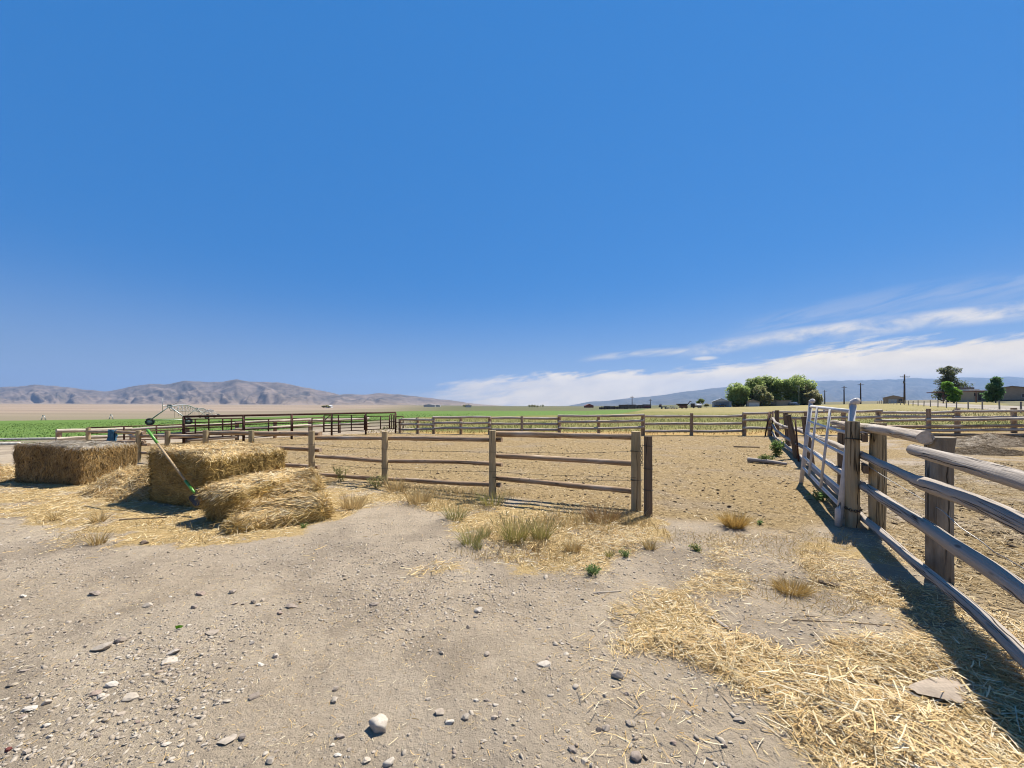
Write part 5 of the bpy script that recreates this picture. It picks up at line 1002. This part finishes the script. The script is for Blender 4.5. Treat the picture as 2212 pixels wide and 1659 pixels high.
def rocks(xy, size, flat, cols, sink=.35):
    """many small stones in one mesh"""
    n = len(xy); z = gz(xy[:, 0], xy[:, 1]); ti = RNG.integers(0, len(TPL), n); VV, TT, CC, b = [], [], [], 0
    for k in range(len(TPL)):
        ix = np.where(ti == k)[0]; V, T = TPL[k]; m = len(ix)
        if not m: continue
        a = RNG.random(m) * 6.283; st = RNG.uniform(.65, 1.5, m); s = size[ix]; fl = flat[ix]
        tilt = RNG.normal(size=(m, 2)) * .22; x = V[None, :, 0] * st[:, None]; y = V[None, :, 1] / st[:, None] ** .6; zz_ = V[None, :, 2] * fl[:, None] + tilt[:, :1] * x + tilt[:, 1:] * y
        c, sn = np.cos(a)[:, None], np.sin(a)[:, None]
        P_ = np.stack([(x * c - y * sn) * s[:, None] + xy[ix, 0][:, None], (x * sn + y * c) * s[:, None] + xy[ix, 1][:, None], zz_ * s[:, None] + z[ix][:, None] + (s * fl * (1 - 2 * sink))[:, None]], -1)
        VV.append(P_.reshape(-1, 3)); TT.append((T[None] + (np.arange(m) * len(V))[:, None, None]).reshape(-1, 3) + b); CC.append(np.repeat(cols[ix], len(V), 0)); b += m * len(V)
    return np.concatenate(VV), np.concatenate(TT), np.concatenate(CC)
def ground_points(n, vmin, vmax, umin=-120, umax=2330):
    """random ground points in the visible wedge, evenly spread over the ground"""
    d0, d1 = 1.6 * F / (vmax - HV), 1.6 * F / (vmin - HV); d = np.sqrt(RNG.uniform(d0 ** 2, d1 ** 2, n)); u = RNG.uniform(umin, umax, n); return np.stack([(u - CX) / F * d, d], 1)
xy = ground_points(130000, 1090, 1760); rg_ = regions(xy[:, 0], xy[:, 1]); dens = fbm(np.stack([xy[:, 0] * .9, xy[:, 1] * .9, 0 * xy[:, 0]], 1), 3); w_ = sm(1.1, -1.2, xy[:, 0]) * .75 + .25
w_ = w_ * sm(5.2, 2.6, xy[:, 1]) ; w_ = np.clip(w_ * .8 + .08, 0, 1)
keep = (rg_['straw'] < .35) & (rg_['corral'] < .3) & (rg_['pen'] < .2) & (RNG.random(len(xy)) < w_ * sm(.3, .62, dens) * 1.2); xy = xy[keep]; n = len(xy)
sz = .0038 + .015 * RNG.random(n) ** 3.6 + .016 * (RNG.random(n) < .03) * RNG.random(n); kind_ = RNG.random((n, 1)); cols = np.where(kind_ < .40, pick(MIDST, n), np.where(kind_ < .90, pick(PALE, n), pick(DARKST, n)))
V, T, C = rocks(xy, sz, RNG.uniform(.2, .6, n), cols * .6 + .4 * np.array([.44, .365, .275]), .42); tag(fast_mesh('gravel', V, T, M_stone, C), kind='stuff')
def stone(label, u, v, w, flat, pal, group=None, asp=1.0, name='stone', seed=None, sink=.28):
    """one stone at a place in the yard; w is its width in photograph pixels"""
    q = gp(u, v); size = w / F * q.y / 2; s = seed if seed is not None else int(u * 7 + v); V, T = rock_template(s, pts=22); r = np.random.default_rng(s)
    me = bpy.data.meshes.new(name); import bmesh; bm = bmesh.new()
    vs = [bm.verts.new(p) for p in V]; [bm.faces.new([vs[i] for i in t]) for t in T]; bmesh.ops.subdivide_edges(bm, edges=bm.edges, cuts=2 if w > 24 and flat > .5 else 1, use_grid_fill=True, smooth=.55 if w > 24 and flat > .5 else .06)
    P_ = np.array([v_.co[:] for v_ in bm.verts]); P_ = P_ * (1 + .42 * (fbm(P_ * 1.8 + s % 31, 4)[:, None] - .5)); a = r.random() * .8 - .4
    x, y, z = P_[:, 0] * size * asp ** .5, P_[:, 1] * size / asp ** .5 * .85, P_[:, 2] * size * flat; c, sn = math.cos(a), math.sin(a); t = r.normal() * .12
    out = np.stack([x * c - y * sn, x * sn + y * c, z + t * x], 1) + np.array([q.x, q.y, q.z + size * flat * (1 - 2 * sink)])
    for v_, p in zip(bm.verts, out): v_.co = p
    bm.to_mesh(me); bm.free(); base = np.array(pal)[r.integers(len(pal))]; cc = base * (.82 + .36 * fbm(P_ * 3 + s % 17, 3)[:, None])
    at = me.attributes.new('col', 'FLOAT_COLOR', 'POINT'); at.data.foreach_set('color', np.concatenate([cc, np.ones((len(cc), 1))], 1).astype('f').ravel()); me.polygons.foreach_set('use_smooth', np.full(len(me.polygons), w > 24 and flat > .5))
    return tag(link(name, me, M_stone), label, 'stone', group)
G0 = 'stones lying about the gravel yard'
for u, v, w, fl, pal, lab in (
    (820, 1572, 50, .75, PALE, 'biggest rounded white stone, low in the centre of the yard'), (1334, 1463, 28, .8, PALE, 'rounded cracked white stone standing alone near the right straw litter'), (1034, 1321, 20, .7, PALE, 'white lumpy stone in the middle of the bare dirt'),
    (1175, 1436, 33, .22, PALE, 'flat white sliver of stone, between two rounded white stones'), (1374, 1638, 30, .7, DARKST, 'dark brown angular stone low in the yard, right of the centre'), (949, 1540, 25, .5, MIDST, 'grey slab stone just above right of the biggest white stone'),
    (1006, 1552, 20, .7, PALE, 'pinkish white angular stone right of the grey slab stone'), (838, 1650, 30, .6, PALE, 'white pointed stone at the bottom edge, below the biggest white stone'), (809, 1306, 22, .35, DARKST, 'flat dark stone with a pale rim, left of the white lumpy stone'),
    (1051, 1415, 18, .5, MIDST, 'grey split stone below the white lumpy stone'), (1237, 1620, 22, .5, MIDST, 'tan wedge stone low in the yard, left of the dark brown angular stone'), (1310, 1575, 24, .5, MIDST, 'rough grey stone touching a small dark stone'),
    (1293, 1578, 14, .8, DARKST, 'small dark stone touching the rough grey stone'), (1362, 1564, 25, .45, MIDST, 'rusty grey stone above the dark brown angular stone'), (1029, 1514, 14, .4, PALE, 'small white kite shaped stone, above the pinkish white one'), (926, 1511, 14, .4, PALE, 'narrow white stone left of the small white kite shaped one'),
    (1451, 1508, 16, .4, PALE, 'small white stone at the edge of the right straw litter, low in the yard'), (222, 1400, 46, .32, PALE, 'large flat white stone at the left of the yard, next to a round grey one'), (259, 1387, 22, .7, MIDST, 'round grey stone touching the large flat white stone'),
    (321, 1309, 22, .5, PALE, 'bright white stone on the bare dirt, above the large flat white stone'), (206, 1284, 26, .45, DARKST, 'dark wedge stone at the upper left of the yard'), (434, 1284, 21, .5, DARKST, 'dark rounded stone left of a small grey upright one'), (503, 1280, 18, .6, MIDST, 'small grey upright stone right of the dark rounded one'),
    (549, 1302, 14, .8, MIDST, 'small brown and white pebble, the upper of a pair'), (420, 1313, 17, .6, DARKST, 'small dark reddish stone below the dark rounded stone'), (632, 1311, 26, .3, DARKST, 'flat dark grey stone right of the pebble pair'), (458, 1369, 36, .18, MIDST, 'flat grey flake of stone near the bright green leaf'),
    (375, 1410, 30, .3, PALE, 'oval pale flat stone below the bright green leaf'), (368, 1428, 40, .16, PALE, 'long white flake just under the oval pale flat stone'), (597, 1419, 15, .8, PALE, 'small round white stone on the left half of the yard'), (243, 1480, 30, .4, PALE, 'leaning white stone left of centre in the stony patch'),
    (281, 1508, 37, .3, PALE, 'flat oval white stone below the leaning white stone'), (219, 1506, 20, .5, PALE, 'white stone beside the dark slab, left of the flat oval one'), (207, 1498, 26, .3, DARKST, 'dark slab stone lying against a small white stone'), (549, 1506, 32, .28, DARKST, 'long dark slab stone with a shadow beneath its edge'), (490, 1516, 19, .4, PALE, 'small white oval stone left of the long dark slab'),
    (722, 1515, 20, .7, PALE, 'white triangular stone, up and left of the biggest white stone'), (491, 1601, 38, .25, PALE, 'long narrow white stone in the lower left of the yard'), (583, 1646, 22, .7, PALE, 'white chunky stone at the bottom edge, right of the long narrow one'), (17, 1622, 16, .7, [(.20, .06, .05)], 'dark red stone in the bottom left corner of the yard'),
    (311, 1175, 16, .8, [(.26, .19, .14)], 'round brown stone on the straw edge below the bales'), (101, 1520, 20, .6, PALE, 'white lump of stone in the lower left stony patch'), (66, 1532, 30, .3, PALE, 'broad pale stone left of the white lump'), (392, 1610, 17, .3, PALE, 'small bright flake left of the long narrow white stone'),
    (1765, 1566, 34, .22, [(.50, .37, .25)], 'flat tan stone lying on the right straw litter'), (2152 - 2000 + 2000, 1700, 20, .5, MIDST, None), (1597, 1557, 26, .35, MIDST, 'flat grey stone where the right straw litter meets the dirt'), (1563, 1612, 16, .7, DARKST, 'brown chunk of stone at the low edge of the right straw litter')):
    if lab: stone(lab, u, v, w, fl, pal, None, 1.3 if fl < .5 else 1.1)
r2 = random.Random(5)
for i in range(115):
    u, v = r2.uniform(10, 1480), r2.uniform(1270, 1655)
    if r2.random() > (1.25 - u / 1500) * (.45 + (v - 1270) / 500): continue
    k_ = r2.random(); pal, lab = (PALE, 'small pale stone lying loose in the gravel of the yard') if k_ < .52 else (MIDST, 'small grey stone lying loose in the gravel of the yard') if k_ < .94 else (DARKST, 'small dark stone lying loose in the gravel of the yard')
    stone(lab, u, v, r2.uniform(8, 19) * (.6 + (v - 1200) / 700), r2.uniform(.25, .7), pal, {'p': 'small pale stones in the gravel', 'g': 'small grey stones in the gravel', 'd': 'small dark stones in the gravel'}[lab[6]], r2.uniform(.8, 1.6))

# ------------------------------------------------------------------ straw litter
def straw_lying(n, vmin, vmax, minmask, lens, wid, umin=-150, umax=2350, lift=.012, stray=.03, pal=STRAW, key='straw'):
    xy = ground_points(n, vmin, vmax, umin, umax); m_ = regions(xy[:, 0], xy[:, 1]); k = m_[key] if key else np.ones(n)
    cl = fbm(np.stack([xy[:, 0] * 1.6, xy[:, 1] * 1.6, 0 * xy[:, 0] + 3], 1), 4); dens_ = sm(minmask, 1, k) * sm(.36, .64, cl + .17 * k) + stray * (m_['meadow'] < .2)
    keep = RNG.random(n) < dens_; xy = xy[keep]; cl = cl[keep]; n = len(xy); L = RNG.uniform(lens[0], lens[1], n) * (.35 + .65 * RNG.random(n)); a = RNG.random(n) * 6.283
    d = np.stack([np.cos(a), np.sin(a), RNG.normal(size=n) * .10], 1) * L[:, None]; h = RNG.random(n) ** 2 * lift * (1 + 2 * sm(.45, .7, cl)); p = np.stack([xy[:, 0], xy[:, 1], gz(xy[:, 0], xy[:, 1]) + .002 + h], 1) - d * .5; p[:, 2] = np.maximum(p[:, 2], gz(p[:, 0], p[:, 1]) + .002)
    side = np.stack([-np.sin(a), np.cos(a), RNG.normal(size=n) * .6], 1); col = pick(pal, n) * RNG.uniform(.8, 1.12, (n, 1))
    return blades_arrays(p, d, RNG.uniform(wid[0], wid[1], n), RNG.normal(size=(n, 3)) * L[:, None] * .10 * np.array([1, 1, .4]), col, False, side)
parts = [straw_lying(34000, 1380, 1760, .06, (.04, .16), (.0025, .005), 1250, 2350, .03, .02), straw_lying(46000, 1140, 1400, .06, (.03, .13), (.003, .006), 1250, 2300, .025, .02), straw_lying(60000, 1000, 1250, .12, (.05, .16), (.004, .008), -200, 1500, .03, .012)]
parts.append(straw_lying(5000, 1250, 1700, 0, (.015, .05), (.0015, .003), -100, 1500, .004, 1.0, STRAW, None)); parts.append(straw_lying(1000, 1440, 1760, .5, (.10, .26), (.004, .009), 1650, 2350, .05, 0.0, STRAW[3:4] + STRAW[6:7] + STRAW[:2]))
parts.append(straw_lying(90000, 1130, 1760, .02, (.012, .04), (.002, .0045), 1150, 2350, .008, .03, STRAW + OLDSTRAW[:3])); parts.append(straw_lying(50000, 1020, 1260, .02, (.02, .06), (.003, .006), -200, 1500, .008, .03, STRAW + OLDSTRAW[:3]))
V, Q, C = join_arrays(parts); tag(fast_mesh('straw_litter', V, Q, M_straw, C), kind='stuff')
# litter and clods trodden into the corral and the pen
parts = [straw_lying(85000, 925, 1135, .2, (.03, .11), (.006, .014), 500, 2300, .012, 0.0, [(.60, .43, .21), (.74, .57, .32), (.84, .68, .44), (.46, .32, .15)], 'corral'), straw_lying(26000, 1000, 1700, .2, (.05, .18), (.004, .009), 1800, 2350, .02, 0.0, [(.50, .36, .17), (.60, .46, .25), (.40, .28, .12)], 'pen')]
V, Q, C = join_arrays(parts); tag(fast_mesh('trodden_litter', V, Q, M_straw, C), kind='stuff')
xy = ground_points(26000, 930, 1150, 480, 2300); m_ = regions(xy[:, 0], xy[:, 1]); dn = fbm(np.stack([xy[:, 0] * .6, xy[:, 1] * .6, 0 * xy[:, 0] + 9], 1), 3); keep = ((m_['corral'] > .5)) & (RNG.random(len(xy)) < sm(.4, .62, dn) * .7 * sm(22, 8, xy[:, 1]) + .05)
xy = xy[keep]; x2 = ground_points(6000, 1000, 1700, 1800, 2350); m2_ = regions(x2[:, 0], x2[:, 1]); d2_ = fbm(np.stack([x2[:, 0] * .8, x2[:, 1] * .8, 0 * x2[:, 0] + 4], 1), 3); x2 = x2[(m2_['pen'] > .6) & (RNG.random(len(x2)) < sm(.45, .65, d2_))]; xy = np.concatenate([xy, x2]); n = len(xy)
V, T, C = rocks(xy, .010 + .032 * RNG.random(n) ** 3, RNG.uniform(.25, .6, n), pick([(.22, .155, .09), (.28, .20, .12), (.17, .12, .07), (.36, .27, .16)], n), .3); tag(fast_mesh('dung_clods', V, T, M_stone, C), kind='stuff')

# ------------------------------------------------------------------ grasses and weeds
def tuft(label, u, v, wpx, hpx, n, pal, name='grass_tuft', cat='grass tuft', group=None, spread=.55, wid=.0045, droop=.35, heads=False):
    q = gp(u, v); W = wpx / F * q.y; H = hpx / F * q.y; a = RNG.random(n) * 6.283; n = int(n * .7); a = a[:n]; r = np.sqrt(RNG.random(n)) * W * .34; p = np.stack([q.x + r * np.cos(a), q.y + r * np.sin(a) * .8, 0 * a], 1); p[:, 2] = gz(p[:, 0], p[:, 1]) - .01
    L = H * RNG.uniform(.45, 1.12, n); out = np.stack([np.cos(a), np.sin(a), 0 * a], 1) * (RNG.random((n, 1)) * spread) + RNG.normal(size=(n, 3)) * .14; d = np.array([0, 0, 1.]) + out; d /= np.linalg.norm(d, axis=1)[:, None]; d *= L[:, None]
    bend = np.stack([np.cos(a), np.sin(a), -.5 + 0 * a], 1) * (L * droop * RNG.random(n))[:, None]; col = pick(pal, n) * RNG.uniform(.8, 1.15, (n, 1)); parts = [blades_arrays(p, d, wid * RNG.uniform(.6, 1.3, n), bend, col)]
    if heads:
        m = n // 3; e = (p + d + bend)[:m]; parts.append(blades_arrays(e - d[:m] * .12, d[:m] * .25, np.full(m, wid * 2.2), bend[:m] * .2, pick([(.58, .46, .22), (.50, .42, .18)], m)))
    V, Q, C = join_arrays(parts); return tag(fast_mesh(name, V, Q, M_grass, C), label, cat, group)
def weed(label, u, v, wpx, hpx, n, pal, leaf, name='weed', cat='weed', stems=9, droop=.2, group=None):
    q = gp(u, v); W = wpx / F * q.y; H = hpx / F * q.y; m_ = MB(); sp_, sd = [], []
    for i in range(stems):
        a = random.uniform(0, 6.283); r = W * .5 * math.sqrt(random.random()); b_ = Vector((q.x + random.uniform(-.15, .15) * W, q.y + random.uniform(-.15, .15) * W, q.z - .01)); e = Vector((q.x + r * math.cos(a), q.y + r * math.sin(a), q.z + H * random.uniform(.5, 1.0))); m = (b_ + e) / 2 + Vector((0, 0, H * .12))
        m_.tube([b_, m, e], [.004, .003, .0015], 4); sp_.append((b_, m, e))
    st = m_.build('stem', plain('weed_stem', (.16, .20, .07), .8), None); k = RNG.integers(0, stems, n); t = RNG.random(n) ** .6
    B_ = np.array([[tuple(x) for x in s] for s in sp_])[k]; p = np.where(t[:, None] < .5, B_[:, 0] + (B_[:, 1] - B_[:, 0]) * t[:, None] * 2, B_[:, 1] + (B_[:, 2] - B_[:, 1]) * (t[:, None] * 2 - 1)); p = p + RNG.normal(size=(n, 3)) * leaf * .5; p[:, 2] = np.maximum(p[:, 2], q.z + .004)
    d = RNG.normal(size=(n, 3)) + np.array([0, 0, .5]); d /= np.linalg.norm(d, axis=1)[:, None]; L = leaf * RNG.uniform(.5, 1.2, n); V, Q, C = blades_arrays(p, d * L[:, None], L * .42, np.array([[0, 0, -1.]]) * (L * droop)[:, None], pick(pal, n))
    o = fast_mesh(name, V, Q, M_leaf, C); st.parent = o; return tag(o, label, cat, group)
GY = [(.46, .43, .11), (.56, .49, .16), (.64, .51, .20), (.36, .37, .09)]; DG = [(.20, .31, .10), (.26, .38, .13), (.32, .42, .16), (.15, .24, .08)]; BL = [(.38, .39, .14), (.48, .45, .18), (.60, .51, .22), (.32, .33, .11)]; GOLD = [(.84, .56, .17), (.74, .47, .13), (.90, .65, .25), (.62, .40, .12)]
tuft('tall green yellow grass tuft in front of the middle fence, the left one of two', 1112, 1170, 62, 62, 420, GY, heads=True); tuft('yellow green grass tuft beside the taller one, before the middle fence', 1168, 1165, 46, 48, 340, GY[1:], heads=True)
tuft('low golden grass tuft below the two green tufts', 1237, 1190, 44, 28, 320, DRYGRASS); tuft('small brown tuft under the yellow green grass tuft', 1158, 1190, 18, 18, 120, [(.36, .24, .12), (.44, .30, .14)])
tuft('small golden tuft at the right end of the straw before the gate post', 1404, 1186, 26, 26, 180, DRYGRASS + GY[2:3]); tuft('round golden tuft alone on the dirt between the gate post and the log fence', 1587, 1139, 46, 38, 900, GOLD, spread=.9)
tuft('broad golden grass tuft on the right straw litter near the fence shadow', 1710, 1278, 78, 30, 900, GOLD + DRYGRASS, spread=1.0, wid=.004); tuft('small pale green tuft on the straw left of the tall green yellow tuft', 985, 1122, 54, 42, 260, BL + DRYGRASS[:1])
tuft('thin green grass at the left edge of the middle straw patch', 1018, 1176, 54, 46, 240, GY + BL, spread=.7); tuft('sparse green tuft just left of the green yellow tuft, upper', 1048, 1160, 26, 30, 110, BL); tuft('bluish green seedling grass low by the middle straw edge', 1031, 1186, 22, 24, 110, BL)
weed('dark leafy green weed on bare dirt, below the gate post', 1280, 1241, 38, 18, 420, DG, .022, stems=12); weed('smaller grey green weed between the leafy weed and the gate post', 1351, 1202, 28, 14, 240, DG + BL[:1], .018, stems=9); tuft('olive tuft left of the smaller grey green weed', 1316, 1203, 16, 18, 110, GY)
weed('tiny dark weed on the dirt right of the round golden tuft', 1643, 1133, 20, 10, 130, DG, .02, stems=6); weed('small green weed half in straw at the top of the right litter', 1503, 1190, 34, 14, 200, DG + GY, .02, stems=9); weed('grey green weed sprouting under the middle fence, nearest the broken bale', 738, 1040, 56, 34, 260, BL, .035, stems=12)
weed('second grey green weed at the foot of the third fence post', 815, 1054, 56, 32, 260, BL, .035, stems=12); weed('small weed by the lowest flake of the broken bale', 655, 1140, 20, 8, 90, [(.16, .30, .06), (.22, .36, .10)], .022, stems=5)
weed('bushy green weed growing against the grey log fence beyond the white gate', 1677, 985, 30, 36, 700, [(.20, .32, .09), (.26, .38, .12), (.15, .24, .06)], .07, stems=26); weed('smaller yellow green weed left of the bushy green weed in the corral', 1655, 1001, 28, 16, 420, [(.17, .23, .07), (.24, .28, .10)], .07, stems=12); weed('dark green weed in the shade under the white gate', 1772, 1082, 40, 18, 420, DG, .04, stems=12)
for u, v, lab in ((857, 1046, 'dry pale grass clump behind the dirt, right of the broken bale'), (905, 1072, 'dry straw coloured grass clump midway along the middle fence'), (760, 1082, 'dry orange tinged grass clump nearest the lowest straw flake')): tuft(lab, u, v + 16, 60, 38, 420, DRYGRASS + STRAW[:2], spread=.7)
tuft('reddish dry grass clump at the foot of the end fence post', 1300, 1126, 90, 42, 620, [(.46, .28, .12), (.52, .34, .14), (.40, .24, .11), (.56, .42, .20)], spread=.8); tuft('green stalks at the foot of the middle fence post', 1064, 1092, 60, 44, 200, GY, spread=.6)
tuft('dry upright grass sprig on the straw left of the broken bale, nearer one', 210, 1176, 40, 34, 200, DRYGRASS); tuft('dry upright grass sprig on the straw in front of the shadow of the bales', 213, 1128, 30, 28, 150, DRYGRASS)
tuft('thin dry sprig at the far left straw edge', 118, 1124, 24, 26, 120, DRYGRASS)
for u, v, lab in ((1384, 1018, 'small green weed inside the corral behind the middle fence, left one'), (1548, 1072, 'small green weed far down in the corral behind the end rail')): pass
# loose dry grass standing in the middle straw patch
def standing(n, poly_uv, lens, pal, name, vis=True, wid=.004, lean=.35, cull=None, kind='stuff'):
    poly = np.array(gpoly(poly_uv)) if vis else np.array(poly_uv); lo, hi = poly.min(0), poly.max(0); xy = RNG.uniform(lo, hi, (n, 2)); k = inside_sd(poly, xy[:, 0], xy[:, 1]) + (fbm(np.stack([xy[:, 0], xy[:, 1], 0 * xy[:, 0]], 1) * .9, 3) - .5) * .8 > 0
    if cull: k &= RNG.random(n) < cull(xy)
    xy = xy[k]; n = len(xy); p = np.stack([xy[:, 0], xy[:, 1], gz(xy[:, 0], xy[:, 1]) - .01], 1); L = RNG.uniform(*lens, n); d = np.array([0, 0, 1.]) + RNG.normal(size=(n, 3)) * lean; d /= np.linalg.norm(d, axis=1)[:, None]; d *= L[:, None]
    return blades_arrays(p, d, RNG.uniform(.6, 1.3, n) * wid, RNG.normal(size=(n, 3)) * L[:, None] * .25 * np.array([1, 1, .3]), (pick(pal, n) if not callable(pal) else pal(xy)) * RNG.uniform(.8, 1.15, (n, 1)))
cl = lambda xy: sm(.42, .62, fbm(np.stack([xy[:, 0] * 1.3, xy[:, 1] * 1.3, 0 * xy[:, 0] + 2], 1), 3))
parts = [standing(22000, [(690, 1030), (1060, 1068), (1370, 1105), (1400, 1130), (1230, 1160), (1000, 1110), (760, 1095), (690, 1060)], (.04, .20), DRYGRASS + GY[2:3], '', cull=cl), standing(8000, [(960, 1120), (1400, 1120), (1420, 1190), (1200, 1220), (980, 1190)], (.04, .14), DRYGRASS, '', cull=cl, lean=.6),
         standing(4500, [(0, 1110), (250, 1105), (480, 1140), (450, 1178), (230, 1182), (60, 1150)], (.03, .13), DRYGRASS, '', cull=cl, lean=.6), standing(5000, [(1500, 1160), (1830, 1150), (1960, 1260), (1800, 1330), (1560, 1260)], (.03, .11), DRYGRASS, '', cull=cl, lean=.7)]
V, Q, C = join_arrays(parts); tag(fast_mesh('dry_grass', V, Q, M_grass, C), kind='stuff')
# meadow behind the back fence: dry strip, then olive grass
def mcol(xy):
    n = len(xy); t = sm(22.8, 25.5, xy[:, 1] + 2 * (fbm(np.stack([xy[:, 0] * .4, xy[:, 1] * .4, 0 * xy[:, 0]], 1), 3) - .5))[:, None]; g = sm(.40, .62, fbm(np.stack([xy[:, 0] * .10, xy[:, 1] * .25, 0 * xy[:, 0] + 5], 1), 4))[:, None]
    return pick([(.50, .33, .11), (.58, .41, .17), (.44, .28, .09)], n) * (1 - t) + t * (pick([(.22, .24, .06), (.28, .29, .08), (.18, .20, .05)], n) * (1 - g) + g * pick([(.46, .39, .15), (.38, .34, .12), (.54, .44, .20)], n))
V, Q, C = standing(42000, [(-9, 23), (14, 21.3), (44, 21.3), (60, 34), (70, 60), (16, 60), (-12, 50)], (.08, .26), mcol, '', False, .03, .3, lambda xy: sm(62, 24, xy[:, 1]) * .9 + .1)
tag(fast_mesh('meadow_grass', V, Q, M_grass, C), kind='stuff')
V, Q, C = standing(46000, [(-75, 24.5), (-32, 25), (-24, 34), (-14, 58), (-6, 66), (-6, 90), (-70, 90), (-110, 60)], (.06, .17), [(.17, .29, .06), (.22, .35, .08), (.27, .40, .10), (.13, .22, .045)], '', False, .06, .7, lambda xy: sm(95, 26, xy[:, 1]) * .9 + .1)
tag(fast_mesh('crop_leaves', V, Q, M_grass, C), kind='stuff')

# ------------------------------------------------------------------ sticks, boards and bits
def stick(label, u0, v0, u1, v1, r, mat=M_dark, name='stick', cat='stick', **k):
    a, b = gp(u0, v0), gp(u1, v1); _seed[0] += 1; m = (a + b) / 2 + Vector((0, random.uniform(-.01, .01), 0)); o = log_into(MB(), [a + Vector((0, 0, r * .8)), m + Vector((0, 0, r)), b + Vector((0, 0, r * .8))], r, r * .6, _seed[0] * 1.3, seg=8, step=.05, knots=.5, **k).build(name, mat); return tag(o, label, cat)
stick('long thin dark stick lying across the right straw litter', 1713, 1341, 1925, 1353, .008); stick('short dark stick just left above the long thin one', 1740, 1331, 1772, 1334, .008)
stick('grey log lying on the corral floor, by the yellow green weed', 1616, 998, 1700, 1007, .07, M_grey, 'fallen_log', 'log'); stick('thin dark branch on the corral floor, beyond the fallen log', 1585, 966, 1641, 967.5, .03)
stick('thin dark stick on the straw in front of the shovel bale', 258, 1124, 362, 1118, .012); stick('pale straight straw stalk lying on the bare dirt right of centre', 1218, 1317, 1252, 1309, .006, M_pale); stick('pale thin stick at the left edge of the right straw litter', 1282, 1282, 1340, 1278, .005, M_pale)
def chip(label, u, v, L, W, H, rot, mat, name='wood_chip', cat='wood chip', tilt=.1):
    q = gp(u, v); a = Vector((math.cos(rot), math.sin(rot), tilt)) * L / 2; _seed[0] += 1; o = log_into(MB(), [q - a + Vector((0, 0, H)), q + Vector((0, 0, H * 1.1)), q + a + Vector((0, 0, H))], W / 2, W / 2.6, _seed[0] * 1.7, seg=10, step=.025, knots=.6, square=.7, rough=.18).build(name, mat)
    me = o.data; z0 = q.z; V_ = np.zeros(len(me.vertices) * 3, 'f'); me.vertices.foreach_get('co', V_); V_ = V_.reshape(-1, 3); V_[:, 2] = z0 + H + (V_[:, 2] - z0 - H) * (2 * H / W); me.vertices.foreach_set('co', V_.ravel()); return tag(o, label, cat)
chip('thin grey board scrap on the straw edge, the upper of two', 1557, 1350, .17, .035, .008, 1.9, M_grey, 'board_scrap', 'board'); chip('wider pale board scrap below the thin grey one', 1552, 1384, .19, .05, .01, 2.5, M_pale, 'board_scrap', 'board'); chip('dark brown wood chunk beside the broad golden tuft', 1790, 1265, .14, .06, .02, 2.6, M_dark)
o = stone('big flat slab of cracked grey bark, half buried in the right straw litter', 2055, 1490, 150, .13, [(.46, .37, .28)], None, 2.0, 'bark_slab', 77, .3); o['category'] = 'bark'
chip('pale torn flake of wood on the litter, right of the flat tan stone', 1825, 1562, .12, .02, .006, .35, M_pale); chip('small flattened white scrap lying in the log fence shadow', 1921, 1254, .05, .022, .006, 1.7, plain('white_scrap', (.7, .7, .72), .5), 'scrap', 'scrap')
lf = gp(385, 1359); V, Q, C = blades_arrays(np.array([[lf.x - .02, lf.y, lf.z + .012], [lf.x - .01, lf.y + .01, lf.z + .014]]), np.array([[.05, .01, .012], [.04, -.015, .006]]), np.array([.022, .016]), np.array([[0, 0, -.006]] * 2), np.array([[.16, .36, .03], [.20, .42, .04]])); tag(fast_mesh('leaf', V, Q, M_leaf, C), 'fresh bright green leaf lying on the gravel at left', 'leaf')
wl_ = MB(); q = gp(1345, 1340); wl_.tube([q + Vector((.10 * math.cos(a) * (1 - a * .06), .05 * math.sin(a), .012 + .012 * math.sin(a * 2))) for a in np.linspace(0, 5.2, 24)], .0022, 5); tag(wl_.build('wire_loop', M_wire), 'small loop of dark wire on the bare dirt right of centre', 'wire')
